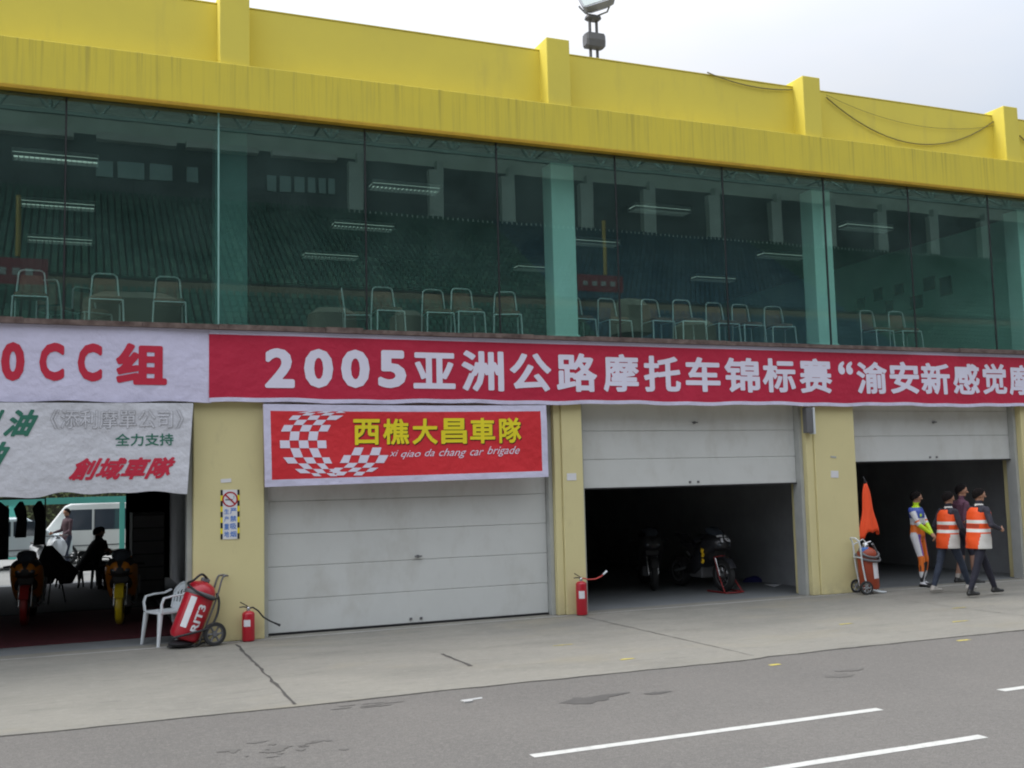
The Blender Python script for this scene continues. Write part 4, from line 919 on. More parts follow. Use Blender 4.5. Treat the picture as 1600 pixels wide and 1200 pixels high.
# ================================================================== BEHIND THE BUILDING
def van(label, loc, rz, L, Hh, body, slant=.55, name='van'):
    """front at -x, side towards -y"""
    t = empty(name, loc, rz, label, 'van' if L > 4.4 else 'car')
    W = .82
    if Hh > 1.6: prof = [(-L/2, .35), (-L/2-.02, .8), (-L/2+.16, .95), (-L/2+.16+slant, Hh-.1), (-L/2+.34+slant, Hh-.02), (-L/2+1.2+slant, Hh), (L/2-.1, Hh-.02), (L/2, Hh-.15), (L/2+.02, .35)]
    else: prof = [(-L/2, .35), (-L/2, .68), (-L/2+.9, .88), (-L/2+1.5, Hh-.05), (-L/2+1.8, Hh), (L/2-1.2, Hh), (L/2-.5, .95), (L/2, .9), (L/2, .35)]
    a = MB(); a.prism(prof, -W, W); a.build('body', body, t, bevel=.06, seg=3)
    gz0, gz1 = (Hh*.55, Hh-.2) if Hh > 1.6 else (.92, Hh-.1)
    x0 = -L/2+.42+slant*.35; wins = [(x0, x0+.85, slant*.5), (x0+.92, x0+2.0, 0), (x0+2.08, x0+3.1, 0)] if Hh > 1.6 else [(-L/2+1.3, -L/2+2.0, .3), (-L/2+2.07, -L/2+2.9, 0)]
    for s in (-1, 1):
        for b0, b1, sl_ in wins:
            a = MB(); a.prism([(b0, gz0), (b1, gz0), (b1, gz1), (b0+sl_, gz1)], s*(W+.004), s*(W-.03)); a.build('side_window', M['glassd'], t)
    a = MB()
    if Hh > 1.6: a.add([(-L/2+.155, -W+.1, .98), (-L/2+.155, W-.1, .98), (-L/2+.14+slant, W-.14, Hh-.14), (-L/2+.14+slant, -W+.14, Hh-.14)], [(0, 1, 2, 3)])
    else: a.add([(-L/2+.9, -W+.1, .9), (-L/2+.9, W-.1, .9), (-L/2+1.49, W-.14, Hh-.06), (-L/2+1.49, -W+.14, Hh-.06)], [(0, 1, 2, 3)])
    a.build('windscreen', M['glassd'], t)
    a = MB(); a.box((-L/2-.06, -W+.03, .28), (-L/2+.1, W-.03, .45)); a.build('bumper', M['dgrey'], t, bevel=.03)
    for s in (-1, 1): a = MB(); a.box((-L/2-.03, s*.72-.1, .6), (-L/2+.02, s*.72+.08, .74)); a.build('headlight', M['wplast'], t, bevel=.02)
    for x in (-L/2+.8, L/2-.85):
        for s in (-1, 1):
            wt = MB(); wr = MB(); wheel(wt, wr, (x, s*(W-.06), .29), .29, .18, (0, 1, 0)); o = wt.build('wheel', M['rubber'], t); wr.build('rim', M['greym'], o)
    a = MB(); a.box((x0+.9, -W-.012, .55), (x0+.91, -W-.001, gz1)); a.box((-L/2+.5, -W-.01, .52), (L/2-.1, -W-.001, .55)); a.build('door_seam', M['dgrey'], t)
    return t
van('white minibus with dark side windows parked behind the building, seen through the left garage', (-.95, 19.6, 0), 0, 4.6, 1.78, M['carw'])
van('small white car half hidden left of the minibus', (-4.2, 18.2, 0), math.radians(8), 3.6, 1.42, mat('car_white', (.62, .68, .7), .3, .03, 2, coat=.5), name='car')
T = empty('scooter', (-2.9, 15.0, 0), math.radians(-60), 'white-fronted scooter parked outside behind the left garage', 'scooter')
for cx in (.6, -.55):
    wt = MB(); wr = MB(); wheel(wt, wr, (cx, 0, .24), .24, .1, (0, 1, 0)); o = wt.build('wheel', M['rubber'], T); wr.build('rim', M['greym'], o)
a = MB(); a.loft([((.62, 0, .45), .1, .12, (0, 1, 0), (0, 0, 1)), ((.55, 0, .7), .22, .2, (0, 1, 0), (0, 0, 1)), ((.4, 0, .72), .26, .28, (0, 1, 0), (0, 0, 1)), ((.3, 0, .6), .2, .25, (0, 1, 0), (0, 0, 1))], 18); a.build('front_cowl', M['wplast'], T)
a = MB(); a.loft([((.3, 0, .28), .14, .06, (0, 1, 0), (0, 0, 1)), ((-.1, 0, .3), .17, .08, (0, 1, 0), (0, 0, 1)), ((-.25, 0, .5), .18, .2, (0, 1, 0), (0, 0, 1)), ((-.75, 0, .66), .1, .1, (0, 1, 0), (0, 0, 1))], 16); a.build('body', M['greym'], T)
a = MB(); a.loft([((0, 0, .74), .1, .03, (0, 1, 0), (0, 0, 1)), ((-.3, 0, .77), .15, .05, (0, 1, 0), (0, 0, 1)), ((-.7, 0, .8), .1, .04, (0, 1, 0), (0, 0, 1))], 14); a.build('seat', M['black'], T)
a = MB(); a.tube([(.58, 0, .3), (.42, 0, .98)], .03, 8); a.tube([(.4, -.32, 1.0), (.42, 0, .98), (.4, .32, 1.0)], .014, 8); a.lathe([(.03, 0), (.07, .02), (.07, .04), (.03, .05)], 14, Matrix.Translation((.47, 0, .9)) @ Euler((0, PI/2, 0)).to_matrix().to_4x4()); a.build('handlebar', M['dgrey'], T)
# olive bank and teal post far behind
r4 = random.Random(4); T = empty('hedge', (0, 30, 0), 0, 'olive hedge running along the rear road beyond the white minibus', 'hedge'); a = MB()
a.box((-30, -.3, 0), (15, .3, 3.2)); a.build('stems', mat('hedge_core', (.05, .05, .03), .9, .3, 5), T)
a = MB()
for k in range(7000):
    x = r4.uniform(-14, 10); z = r4.uniform(0, 3.6); c = Vector((x, -.42-r4.uniform(0, .25), z)); u = Vector((r4.uniform(-1, 1), r4.uniform(-.5, .5), r4.uniform(-1, 1))).normalized()*.09; q = u.cross(Vector((r4.uniform(-1, 1), r4.uniform(-1, 1), r4.uniform(-1, 1)))).normalized()*.05
    a.add([c-u, c+q, c+u, c-q], [(0, 1, 2, 3)])
a.build('foliage', M['hedge'], T)
A = P(187, 785, y=17); B = P(195, 775, y=17); T = empty('metal_gate', (A.x, 17, 0), 0, 'teal steel gate frame standing behind the left garage, in front of the minibus', 'gate')
tl = mat('teal_bright', (.12, .5, .42), .6, .05, 2)
for x0 in (0, -3.4): a = MB(); a.box((x0, -.05, 0), (x0+(B.x-A.x), .05, A.z-.002)); a.build('post', tl, T)
a = MB(); a.box((-6, -.055, A.z), (2.4, .055, B.z)); a.build('top_beam', tl, T)
T = empty('gate_post', (-4.1, 23, 0), 0, 'teal painted post standing behind the small white car', 'post')
a = MB(); a.box((-.12, -.12, 0), (.12, .12, 1.75)); a.build('shaft', M['tealdark'], T, bevel=.01)
a = MB(); a.box((-.15, -.15, 1.752), (.15, .15, 1.82)); a.build('cap', M['tealdark'], T)

# ================================================================== GRANDSTAND ACROSS THE TRACK (seen as a reflection in the gallery glass)
GS = empty('grandstand', (40, -60, 0), 0, 'large covered grandstand opposite the pit building, mirrored in the green gallery glass', 'grandstand')
def G(mb, name, m, kind=None):
    o = mb.build(name, m, GS); o.location = -Vector(GS.location)
    if kind: o['kind'] = kind
    return o
GC = mat('stand_concrete', (.075, .08, .078), .9, .1, .4)
RY, RZ, R0, Z0, NR = .8, .525, -44.0, 3.2, 48
a = MB()
for k in range(NR):
    y = R0-RY*k; a.box((-40, y-RY, Z0+RZ*k-1.2), (130, y, Z0+RZ*k))
G(a, 'terrace', GC)
a = MB(); a.box((-40, -44.3, 0), (130, -44.005, 4.2)); G(a, 'front_wall', GC)
r6 = random.Random(6)
a = MB()
for k in range(17, NR-1):
    y = R0-RY*k-.45; z = Z0+RZ*k
    if k in (25, 26): continue                 # walkway
    x = -22.0
    while x < 108:
        x += .52
        c = 1 if 36 < x < 66 else 0
        c = c*3+r6.choice((0, 0, 1, 2)); hw = .19
        a.add([(x-hw, y, z+.42), (x+hw, y, z+.42), (x+hw, y-.05, z+.80), (x-hw, y-.05, z+.80), (x-hw, y+.36, z+.40), (x+hw, y+.36, z+.40), (x+hw, y+.34, z+.2), (x-hw, y+.34, z+.2)],
              [(0, 1, 2, 3), (4, 5, 1, 0), (7, 6, 5, 4)], mi=c)
G(a, 'seats', [mat('seat_green', (.035, .095, .075), .6, .2, .9), mat('seat_green_dim', (.03, .08, .065), .6, .2, .9), mat('seat_green_pale', (.055, .12, .09), .6, .2, .9),
               mat('seat_blue', (.024, .065, .095), .6, .2, .9), mat('seat_blue_dim', (.02, .055, .09), .6, .2, .9), mat('seat_blue_pale', (.035, .08, .115), .6, .2, .9)], 'stuff')
ZC0, ZC1, ZU = P(620, 262, y=83).z, P(620, 247, y=83).z, P(620, 254, y=83).z
YB = -83.2; ZT = Z0+RZ*NR-.4
a = MB(); a.box((-40, YB-.5, ZT-1), (130, YB, ZU)); G(a, 'back_wall', mat('stand_back', (.12, .14, .15), .9, .2, .3))
a = MB()
for px in (558, 683, 795, 917, 1015, 1115, 1212, 1295, 1376, 1456, 1535):
    d = _F+_R2*((px-800)/F_PX)+_U2*((600-350)/F_PX); t = (83-CAM.y)/d.y; x = CAM.x+d.x*t
    a.box((x-.9, YB+.01, ZT-.2), (x+.55, YB+.8, ZC0)); a.box((x-.1, YB+.01, ZC0), (x+.55, YB+.8, ZC1))
a.box((22, YB+.01, ZT+.0), (110, YB+.25, ZT+.55))
G(a, 'rear_column', mat('stand_pale', (.62, .7, .66), .8, .1, .5))
a = MB()
for u0, u1, v0, v1 in ((-60, 115, 200, 210), (150, 275, 215, 226), (290, 402, 229, 238), (424, 524, 241, 250)):
    x0 = P(u0, v0, y=83).x; x1 = P(u1, v0, y=83).x; z1 = P((u0+u1)/2, v0, y=83).z; z0 = P((u0+u1)/2, v1, y=83).z; a.box((x0, YB+.02, z0), (x1, YB+1.0, z1))
G(a, 'pale_beam', mat('stand_beam', (.7, .75, .72), .8, .1, .5))
a = MB()
for u0, u1, v0, v1 in ((150, 180, 250, 275), (184, 228, 252, 277), (234, 272, 255, 280), (292, 312, 260, 284), (418, 435, 273, 297), (438, 457, 274, 298), (460, 478, 275, 299), (481, 495, 276, 300), (498, 512, 277, 301), (514, 526, 278, 302)):
    x0 = P(u0, v0, y=83).x; x1 = P(u1, v0, y=83).x; z1 = P(u0, v0, y=83).z; z0 = P(u0, v1, y=83).z; a.box((x0, YB+.02, z0), (x1-.15, YB+.15, z1))
G(a, 'rear_window', mat('stand_glaze', (.36, .5, .5), .3, .1, .5))
a = MB(); a.box((-40, YB-1, ZU+5.2), (130, -62, ZU+5.6)); G(a, 'roof', mat('stand_roof', (.75, .82, .78), .8, .1, .5))
a = MB(); YT = -56; ZL = P(620, 229, y=56).z; ZH = ZL+2.1
for yt in (YT,):
    for zc in (ZL, ZH): a.box((-40, yt-.12, zc-.12), (130, yt+.12, zc+.12))
    x = -40; 
    while x < 130:
        a.tube([(x, yt, ZL), (x+1.5, yt, ZH), (x+3, yt, ZL)], .1, 5); x += 3
x = -40
while x < 130:
    a.tube([(x, YT, ZH), (x, YT, ZL)], .1, 5); a.tube([(x, YT, ZL), (x, YT-3, ZH), (x, YT-6, ZH)], .09, 5)
    x += 9
G(a, 'roof_truss', mat('stand_truss', (.12, .17, .15), .7, .1, 1))
a = MB(); a.box((-40, YB-.6, ZU+.003), (130, YB+.01, ZU+9)); G(a, 'upper_wall', mat('stand_upper', (.72, .82, .75), .9, .15, .3))
# lower fittings of the stand that show in the glass: walkway parapet, red banners, yellow poles
a = MB(); z = Z0+RZ*26; a.box((-40, R0-RY*25-.05, z-.5), (130, R0-RY*25, z+.25)); G(a, 'walkway_parapet', mat('stand_tan', (.13, .12, .09), .8, .15, .6))
a = MB()
for (u0, v0, u1, v1) in ((125, 486, 290, 462), (480, 506, 556, 484), (612, 512, 660, 488), (1058, 524, 1112, 503), (960, 500, 1010, 470)):
    A = P(u0, v0, y=52); B = P(u1, v1, y=52); a.loft([(((A.x+B.x)/2, -52, A.z-1), (B.x-A.x)/2, 1.5, (1, 0, 0), (0, 1, 0)), (((A.x+B.x)/2, -52, (A.z*.4+B.z*.6)), (B.x-A.x)/2.1, 1.4, (1, 0, 0), (0, 1, 0)), (((A.x+B.x)/2, -52, B.z), (B.x-A.x)/3.2, .7, (1, 0, 0), (0, 1, 0))], 16, e=3)
G(a, 'canopy', mat('stand_canvas', (.085, .095, .075), .8, .3, .4))
for i, (u0, u1, vv0, vv1) in enumerate(((-60, 75, 440, 398), (903, 974, 454, 428))):
    x0 = P(u0, vv0, y=60).x; x1 = P(u1, vv0, y=60).x; z0 = P(u0, vv0, y=60).z; z1 = P(u0, vv1, y=60).z
    a = MB(); a.box((x0, -60.05, z0), (x1, -60.0, z1), mi=0)
    k = x0+.5
    while k < x1-.8: a.box((k, -59.995, z0+(z1-z0)*.35), (k+.45, -59.985, z0+(z1-z0)*.62), mi=1); k += .8
    G(a, 'red_panel', [mat('stand_red', (.14, .02, .03), .7), mat('stand_mark', (.2, .2, .2), .7)])
for u, v0, v1 in ((28, 400, 305), (946, 430, 345)):
    A = P(u, v0, y=60.5); B = P(u, v1, y=60.5); a = MB(); a.tube([(A.x, -60.5, A.z), (A.x, -60.5, B.z)], .16, 8); G(a, 'yellow_pole', mat('pole_yellow', (.2, .14, .03), .6))

# ================================================================== PEOPLE
def cap_mesh(a, b, ra, rb, n=14, sq=1.0, side=None):
    """tapered capsule; sq flattens it across the axis (along 'side')"""
    a = Vector(a); b = Vector(b); d = b-a; L = d.length; t = d.normalized() if L > 1e-6 else Vector((0, 0, 1))
    s = Vector(side) if side is not None else (Vector((1, 0, 0)) if abs(t.x) < .9 else Vector((0, 1, 0)))
    u = (s-t*s.dot(t)).normalized(); q = t.cross(u); rings = []
    for k in range(5): w_ = -PI/2+PI/2*(k+.15)/5; rings.append((a+t*ra*math.sin(w_), ra*math.cos(w_)))
    rings.append((a, ra)); rings.append((a.lerp(b, .5), (ra+rb)/2)); rings.append((b, rb))
    for k in range(4, -1, -1): w_ = PI/2-PI/2*(k+.15)/5; rings.append((b+t*rb*math.sin(PI/2-PI/2*(k+.15)/5), rb*math.cos(PI/2-PI/2*(k+.15)/5)))
    vs = []
    for c, r in rings:
        for k in range(n): vs.append(c+u*(r*math.cos(2*PI*k/n))+q*(r*sq*math.sin(2*PI*k/n)))
    m = len(rings); fs = [(i*n+k, i*n+(k+1) % n, (i+1)*n+(k+1) % n, (i+1)*n+k) for i in range(m-1) for k in range(n)]
    fs += [tuple(reversed(range(n))), tuple((m-1)*n+k for k in range(n))]
    return vs, fs
def ik(a, c, l1, l2, pole):
    a = Vector(a); c = Vector(c); d = c-a; L = min(d.length, (l1+l2)*.999); t = d.normalized(); c = a+t*L
    x = (l1*l1-l2*l2+L*L)/(2*L); h = math.sqrt(max(l1*l1-x*x, 0)); p = Vector(pole); p = (p-t*p.dot(t)).normalized()
    return a+t*x+p*h, c
def person(label, loc, face, H, feet, hands, mats, paint, pelvis=None, lean=0, lean_x=0, head_yaw=0, head_pitch=0, knee_pole=(0, 1, 0), elbow=(0, -1, -.3), vest=None, hair_len=0, bulk=1.0, shoes=None, voxel=.0085, palm=None, group=None, curl=.9):
    """local frame: +y is forward, +x the person's right"""
    T = empty('person', loc, face, label, 'person', group)
    pz = pelvis if pelvis else .525*H
    caps = []                                   # (tag, a, b, ra, rb, sq, side)
    hips = {}; sh = {}
    chest = Vector((lean_x, lean, pz+.285*H)); 
    for s in (-1, 1): hips[s] = Vector((s*.053*H, 0, pz-.005*H)); sh[s] = chest+Vector((s*.100*H*bulk, -.006*H, -.012*H))
    elbows = {}; wr = {}
    for s, ft in zip((-1, 1), feet):
        an = Vector((ft[0], ft[1], (ft[2] if len(ft) > 2 else 0)+.045*H))
        kn, an = ik(hips[s], an, .245*H, .238*H, knee_pole)
        caps += [('thigh%d' % s, hips[s], kn, .052*H*bulk, .034*H, 1, None), ('shin%d' % s, kn, kn.lerp(an, .35), .034*H, .034*H, 1, None), ('shin%d' % s, kn.lerp(an, .35), an, .034*H, .023*H, 1, None)]
        fd = Vector(ft[3] if len(ft) > 3 else (s*.25, 1, 0)).normalized()
        heel = Vector((an.x, an.y, an.z-.03*H))-fd*.02*H; toe = heel+fd*.105*H; toe.z = heel.z-.003*H
        caps += [('foot%d' % s, heel, toe, .019*H, .015*H, 1.25, (0, 0, 1)), ('foot%d' % s, an, heel, .024*H, .02*H, 1, None), ('foot%d' % s, an-Vector((0, 0, .01*H)), toe-fd*.02*H, .02*H, .014*H, 1.1, (0, 0, 1))]
    # torso
    secs = []
    B = bulk
    for f, hx, hy, fwd in ((-.055, .03, .03, 0), (-.045, .07, .055, 0), (0, .096*B, .068*B, 0), (.05, .09*B, .062*B, 0), (.10, .08*B, .056*B, .0), (.16, .085*B, .06*B, .004), (.22, .096*B, .066*B, .006), (.265, .10*B, .062*B, .002), (.295, .075, .045, 0), (.315, .036, .034, 0), (.32, .02, .02, 0)):
        k = max(0, min(1, f/.285)); secs.append(((lean_x*k, lean*k+fwd*H, pz+f*H), hx*H, hy*H, (1, 0, 0), (0, 1, 0)))
    tm = MB(); tm.loft(secs, 24, e=2.3)
    caps += [('torso', Vector((lean_x*k, lean*k, pz+.285*H*k)), Vector((lean_x*k, lean*k, pz+.285*H*k+.01)), .09*H, .09*H, None, None) for k in (0, .25, .5, .75, .93)]
    for s, hd_ in zip((-1, 1), hands):
        el, w_ = ik(sh[s], hd_, .165*H, .15*H, Vector((elbow[0]*s, elbow[1], elbow[2]))); elbows[s] = el; wr[s] = w_
        caps += [('uparm%d' % s, sh[s], el, .031*H*B, .026*H, 1, None), ('forearm%d' % s, el, el.lerp(w_, .35), .026*H, .025*H, 1, None), ('forearm%d' % s, el.lerp(w_, .35), w_, .025*H, .016*H, 1, None)]
        d = (w_-el).normalized(); pn = Vector(palm or (-s, 0, 0)); pn = (pn-d*pn.dot(d)).normalized(); sd2 = d.cross(pn).normalized()
        # palm, four fingers, thumb
        pc = w_+d*.028*H
        caps.append(('hand%d' % s, w_+d*.006*H, w_+d*.042*H, .017*H, .021*H, .5, tuple(sd2)))
        thumb_side = sd2 if sd2.dot(Vector((0, 1, .2))) > 0 else -sd2
        for i, (o_, ln) in enumerate(((1.35, .038), (.45, .043), (-.45, .040), (-1.35, .032))):
            b0 = w_+d*.048*H+thumb_side*o_*.0105*H; b1 = b0+(d*math.cos(curl*.5)+pn*math.sin(curl*.5))*ln*.5*H; b2 = b1+(d*math.cos(curl*1.3)+pn*math.sin(curl*1.3))*ln*.5*H
            caps += [('hand%d' % s, b0, b1, .0052*H, .0048*H, 1, None), ('hand%d' % s, b1, b2, .0048*H, .0042*H, 1, None)]
        t0 = w_+d*.018*H+thumb_side*.016*H; t1 = t0+(d*.6+thumb_side*.7+pn*.3).normalized()*.022*H; caps += [('hand%d' % s, t0, t1, .0065*H, .0055*H, 1, None), ('hand%d' % s, t1, t1+(d+pn*.4).normalized()*.018*H, .0055*H, .0045*H, 1, None)]
    # head
    nk = chest+Vector((0, .0, .03*H)); hc = nk+Vector((0, .012*H, .085*H)); HR = Euler((head_pitch, 0, head_yaw)).to_matrix()
    h = lambda x, y, z: hc+HR @ Vector((x*H, y*H, z*H))
    caps.append(('neck', nk-Vector((0, 0, .02*H)), h(0, -.008, -.012), .030*H, .028*H, 1, None))
    caps += [('head', h(0, -.006, .012), h(0, .008, .012), .047*H, .046*H, .9, None), ('head', h(0, .012, -.012), h(0, .018, -.036), .038*H, .024*H, .95, None), ('head', h(0, -.01, .028), h(0, .012, .028), .042*H, .04*H, .9, None),
             ('head', h(0, .052, .002), h(0, .061, -.012), .005*H, .008*H, 1, None), ('head', h(-.016, .046, .015), h(.016, .046, .015), .008*H, .008*H, .7, None), ('head', h(-.01, .048, -.009), h(.01, .048, -.009), .005*H, .005*H, .8, None)]
    for s in (-1, 1): caps.append(('head', h(s*.044, -.004, .006), h(s*.046, -.006, -.012), .0085*H, .006*H, .6, None))
    mb = MB(); mb.v += tm.v; mb.f += tm.f; mb.m += tm.m; mb.sm += tm.sm
    for tg, a, b, ra, rb, sq, side in caps:
        if sq is None: continue
        vs, fs = cap_mesh(a, b, ra, rb, 12, sq, side); mb.add(vs, fs, True)
    raw = mb.build('body_raw', M['skin'])
    md = raw.modifiers.new('r', 'REMESH'); md.mode = 'VOXEL'; md.voxel_size = voxel; md.use_smooth_shade = True
    ms = raw.modifiers.new('s', 'SMOOTH'); ms.factor = .5; ms.iterations = 2
    bpy.context.view_layer.update(); dg = bpy.context.evaluated_depsgraph_get(); ev = raw.evaluated_get(dg)
    me = bpy.data.meshes.new_from_object(ev); bpy.data.objects.remove(raw)
    me.materials.clear()
    for m_ in mats: me.materials.append(m_)
    n = len(me.polygons); C_ = np.empty(n*3); me.polygons.foreach_get('center', C_); C_ = C_.reshape(-1, 3)
    best = np.full(n, 1e9); idx = np.zeros(n, int); tt = np.zeros(n)
    for i, (tg, a, b, ra, rb, sq, side) in enumerate(caps):
        a_ = np.array(a); d_ = np.array(b)-a_; t_ = np.clip(((C_-a_) @ d_)/(d_ @ d_+1e-12), 0, 1); D = np.linalg.norm(C_-(a_+t_[:, None]*d_), axis=1)-(ra+(rb-ra)*t_)
        k = D < best; best[k] = D[k]; idx[k] = i; tt[k] = t_[k]
    names = [c[0] for c in caps]; info = dict(pz=pz, H=H, h=h, HRi=HR.inverted(), hc=hc)
    mi = np.array([paint(names[idx[i]], C_[i], tt[i], info) for i in range(n)], dtype=np.int32)
    me.polygons.foreach_set('material_index', mi); me.polygons.foreach_set('use_smooth', [True]*n); me.update()
    o = bpy.data.objects.new('body', me); COL.objects.link(o); o.parent = T
    # hair: a displaced cap
    a = MB(); rr = random.Random(int(H*1000)); nu, nv = 22, 12; vs = []
    for j in range(nv+1):
        for k in range(nu):
            ph_ = 2*PI*k/nu; b_ = -math.sin(ph_); lim = 97+(b_*30 if b_ > 0 else b_*44); th2 = math.radians(lim+rr.uniform(-4, 4)*(j == nv))*j/nv
            q = Vector((.0515*math.sin(th2)*math.cos(ph_), .0605*math.sin(th2)*math.sin(ph_)-.002, .064*math.cos(th2)+.010))*(1+rr.uniform(-.03, .05)); vs.append(hc+HR @ (q*H))
    fs = [(j*nu+k, j*nu+(k+1) % nu, (j+1)*nu+(k+1) % nu, (j+1)*nu+k) for j in range(nv) for k in range(nu)]+[tuple(nv*nu+k for k in range(nu))]
    a.add(vs, fs, True); a.build('hair', M['hair'], T)
    if vest:
        a = MB(); rows_ = []; nn = 72
        for f in [-.085+.00625*k for k in range(61)]:
            k = max(0, min(1, f/.285)); r_ = 1.0
            prof = [(-.09, .115, .09), (0, .113, .088), (.1, .105, .08), (.2, .112, .084), (.25, .108, .08), (.275, .095, .07), (.29, .07, .055)]
            for (f0, a0, b0), (f1, a1, b1) in zip(prof, prof[1:]):
                if f0 <= f <= f1+1e-6: w_ = (f-f0)/(f1-f0); hx = a0+(a1-a0)*w_; hy = b0+(b1-b0)*w_; break
            rows_.append((f, hx*H*B, hy*H*B, lean_x*k, lean*k))
        vs = []
        for f, hx, hy, ox, oy in rows_:
            for q in range(nn):
                an_ = 2*PI*q/nn; ca, sa = math.cos(an_), math.sin(an_); wob = 1+.022*math.sin(3*an_+f*25)+.016*math.sin(7*an_+1+f*18)+.012*math.sin(f*60+2*an_)
                vs.append((ox+hx*math.copysign(abs(ca)**.85, ca)*wob, oy+hy*math.copysign(abs(sa)**.85, sa)*wob, pz+f*H))
        for j in range(len(rows_)-1):
            f = (rows_[j][0]+rows_[j+1][0])/2
            for q in range(nn):
                an_ = 2*PI*(q+.5)/nn; mi_ = vest(f, math.cos(an_), math.sin(an_))
                if mi_ is None: continue
                a.add([vs[i] for i in (j*nn+q, j*nn+(q+1) % nn, (j+1)*nn+(q+1) % nn, (j+1)*nn+q)], [(0, 1, 2, 3)], True, mi_)
        v = a.build('vest', [M['vorange'], M['vsilver'], M['vwhite'], M['vdark']], T)
        bm = bmesh.new(); bm.from_mesh(v.data); bmesh.ops.remove_doubles(bm, verts=bm.verts, dist=.0005); bmesh.ops.recalc_face_normals(bm, faces=bm.faces); bm.to_mesh(v.data); bm.free()
        s_ = v.modifiers.new('s', 'SOLIDIFY'); s_.thickness = .006; s_.offset = 1
        a = MB(); a.loft([((lean_x, lean, pz+.282*H), .058*H, .05*H, (1, 0, 0), (0, 1, 0)), ((lean_x, lean+.004, pz+.30*H), .045*H, .044*H, (1, 0, 0), (0, 1, 0)), ((lean_x, lean+.006, pz+.325*H), .036*H, .036*H, (1, 0, 0), (0, 1, 0))], 18); a.build('collar', M['vwhite'], T)
    return T
M['vorange'] = mat('vest_orange', (.82, .09, .015), .6, .06, 8, .3, 20); M['vsilver'] = mat('vest_reflective', (.78, .78, .74), .35, .04, 8)
M['vwhite'] = mat('cotton_white', (.62, .6, .56), .7, .05, 6); M['vdark'] = mat('vest_print', (.45, .06, .03), .6, .1, 30)
jeans = mat('jeans', (.035, .045, .07), .85, .15, 9, .5, 9); navy = mat('navy_sweater', (.03, .028, .04), .85, .12, 9, .5, 9); darkp = mat('dark_trousers', (.022, .022, .035), .85, .12, 9, .5, 9)
shoe_b = mat('shoe_black', (.03, .03, .03), .4, .1, 5); shoe_w = mat('shoe_pale', (.45, .42, .38), .5, .1, 5); purple = mat('purple_shirt', (.12, .05, .08), .8, .1, 6, .5, 9); bare = mat('bare_leg', (.3, .17, .12), .6, .05, 8)
eye = mat('eye_dark', (.02, .015, .01), .3); lip = mat('lip', (.3, .1, .08), .5)
S = [mat('suit_white', (.62, .62, .64), .5, .03), mat('suit_blue', (.05, .09, .38), .45, .05), mat('suit_neon', (.5, .72, .02), .45, .03), mat('suit_orange', (.72, .16, .02), .45, .05), mat('suit_purple', (.16, .07, .34), .45, .05), mat('suit_black', (.02, .02, .022), .45, .05)]
def facepaint(c, info, skin=0, e=1, l=2):
    q = info['HRi'] @ (Vector(c)-info['hc'])/info['H']
    if q.y > .03 and abs(q.z-.006) < .0042 and .010 < abs(q.x) < .024: return e
    if q.y > .045 and abs(q.z+.031) < .003 and abs(q.x) < .013: return l
    return skin
def p_racer(tg, c, t, I):      # 0 skin 1 eye 2 lip 3.. suit
    W_, Bl, Ne, Or, Pu, Bk = 3, 4, 5, 6, 7, 8
    H = I['H']; f = (c[2]-I['pz'])/H
    if tg in ('head', 'neck'): return facepaint(c, I) if (tg == 'head' or f > .335) else Ne
    if tg.startswith('hand'): return 0
    if tg.startswith('uparm'): return (W_ if t < .75 else (Or if t < .85 else W_)) if t > .12 else Bl
    if tg.startswith('forearm'): return Ne
    if tg == 'torso':
        if f > .3: return Ne
        if f > .19: return Bl if not (.205 < f < .235 and .02*H < c[0] < .055*H and c[1] > 0) else Ne
        if f > .12: return W_ if abs(c[0]) > .02*H or f > .135 else Bl
        if f > .02: return Or
        return Or if abs(c[0]) < .05*H else Pu
    if tg.startswith('thigh'):
        s = 1 if tg == 'thigh1' else -1; o = c[0]*s/H
        if t > .86: return Or
        return W_ if o > .082 else (Pu if o > .062 else Or)
    if tg.startswith('shin'):
        if c[2]/H < .16: return W_ if math.sin(c[0]*90+c[2]*20) > -.2 else Bk
        return Or if c[2]/H > .255 else (Bk if math.sin(c[0]*70) > -.5 else Or)
    return W_ if c[2] > .03*H else Bk
ex, ey = 11.72, .08
person('rider in blue, white, neon and orange leathers standing with clasped hands', (11.92, .18, 0), math.radians(-158), 1.72, [(-.13, .0, 0, (-.45, 1, 0)), (.13, .1, 0, (.3, 1, 0))],
       [(-.04, .26, .93), (.05, .27, .95)], [M['skin'], eye, lip]+S, p_racer, head_yaw=math.radians(42), elbow=(1, -.6, -.2), bulk=1.04, palm=(0, -1, .3))
def p_marshal(legs, shoe):
    def f(tg, c, t, I):
        if tg in ('head', 'neck'): return facepaint(c, I)
        if tg.startswith('hand'): return 0
        if tg.startswith('thigh') or tg.startswith('shin'): return 4
        if tg.startswith('foot'): return 5
        if tg == 'torso' and (c[2]-I['pz'])/I['H'] < .02: return 4
        return 3
    return f
def v_marshal(f, ca, sa):
    if f > .245 and abs(ca) > .72: return None            # armholes
    if .255 < f and abs(ca) > .6: return None
    if f < .03 and ca < -.80+.0: return 2
    if f < .05 and .62+(f+.085)*1.6 < ca: return 2
    if (.145 < f < .178) or (.065 < f < .098): return 1
    if .105 < f < .137 and abs(ca) < .7: return 3
    return 0
person('marshal with orange reflective vest and blue jeans walking right, left of the two marshals', (11.52, -.95, 0), math.radians(-92), 1.72, [(-.08, -.3, 0, (0, 1, -.05)), (.08, .34, 0, (0, 1, .05))],
       [(-.24, .2, .98), (.22, .27, .95)], [M['skin'], eye, lip, navy, jeans, shoe_w], p_marshal(0, 0), lean=.05, vest=v_marshal, head_yaw=math.radians(-12), elbow=(.5, -1, -.2))
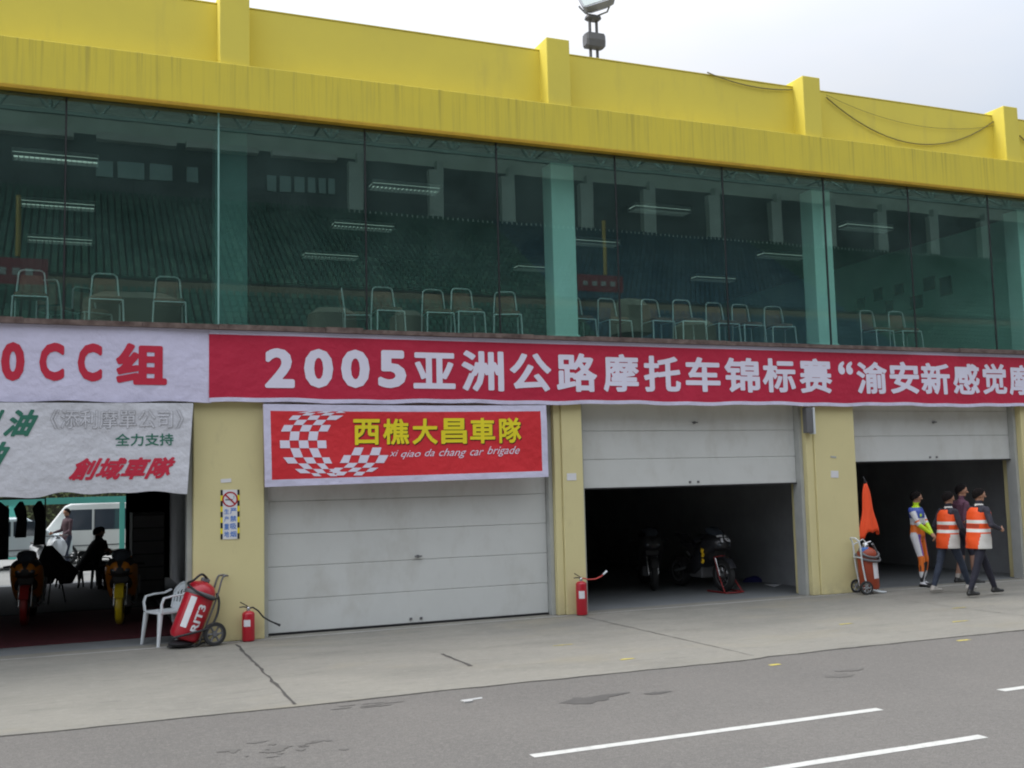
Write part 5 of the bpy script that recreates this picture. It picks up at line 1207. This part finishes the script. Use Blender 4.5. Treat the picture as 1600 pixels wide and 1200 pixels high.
person('marshal with orange reflective vest and dark trousers walking right, nearest the camera', (11.52, -1.62, 0), math.radians(-96), 1.78, [(-.07, .34, 0, (0, 1, .05)), (.08, -.3, 0, (0, 1, -.05))],
       [(-.2, .3, 1.12), (.24, .24, 1.1)], [M['skin'], eye, lip, navy, darkp, shoe_b], p_marshal(0, 0), lean=.05, vest=v_marshal, head_yaw=math.radians(-15), elbow=(.6, -1, -.2), bulk=1.03)
def p_purple(tg, c, t, I):
    if tg in ('head', 'neck'): return facepaint(c, I)
    if tg.startswith('hand'): return 0
    if tg.startswith('forearm'): return 0
    if tg.startswith('shin'): return 6 if c[2] > .17 else 7
    if tg.startswith('thigh'): return 4
    if tg.startswith('foot'): return 5
    return 4 if (tg == 'torso' and (c[2]-I['pz'])/I['H'] < .0) else 3
person('man in purple shirt and shorts standing behind the two marshals', (12.98, .15, 0), math.radians(-105), 1.82, [(-.12, -.1, 0), (.1, .12, 0)],
       [(-.22, .15, 1.0), (.22, .1, .95)], [M['skin'], eye, lip, purple, darkp, shoe_b, bare, shoe_w], p_purple, head_yaw=math.radians(-30))
sil = mat('sil_cloth', (.035, .035, .04), .9, .1, 6)
def p_dark(tg, c, t, I): return facepaint(c, I) if tg in ('head',) or tg.startswith('hand') else 3
person('seated person in dark clothes silhouetted at the back of the left garage', (-1.85, 10.1, 0), math.radians(-55), 1.68, [(-.14, .42, 0), (.12, .46, 0)], [(-.15, .45, .74), (.16, .45, .74)], [M['skin'], eye, lip, sil], p_dark, pelvis=.52, lean=.12, knee_pole=(0, .4, 1), voxel=.012)
plastic_chair('dark plastic chair under the seated person in the left garage', (-1.85, 10.1, 0), math.radians(-55), mat('chair_dark', (.05, .06, .06)), group=None)
person('hunched dark figure seated beside the upright silhouette, rear of left garage', (-2.12, 9.4, 0), math.radians(-75), 1.7, [(-.14, .42, 0), (.12, .46, 0)], [(-.15, .5, .8), (.16, .5, .78)], [M['skin'], eye, lip, sil], p_dark, pelvis=.52, lean=.3, knee_pole=(0, .4, 1), voxel=.012, bulk=1.1)
def p_out(tg, c, t, I):
    if tg in ('head', 'neck') or tg.startswith('hand'): return facepaint(c, I)
    if tg.startswith('thigh') or tg.startswith('shin') or tg.startswith('foot'): return 4
    return 3
person('person in a dark reddish jacket standing outside by the scooter and white minibus', (-2.45, 16.6, 0), math.radians(120), 1.66, [(-.1, 0, 0), (.1, .05, 0)], [(-.2, .25, .95), (.2, .3, 1.0)],
       [M['skin'], eye, lip, mat('jacket_grey', (.08, .045, .055), .8, .2, 5), jeans], p_out, voxel=.012)
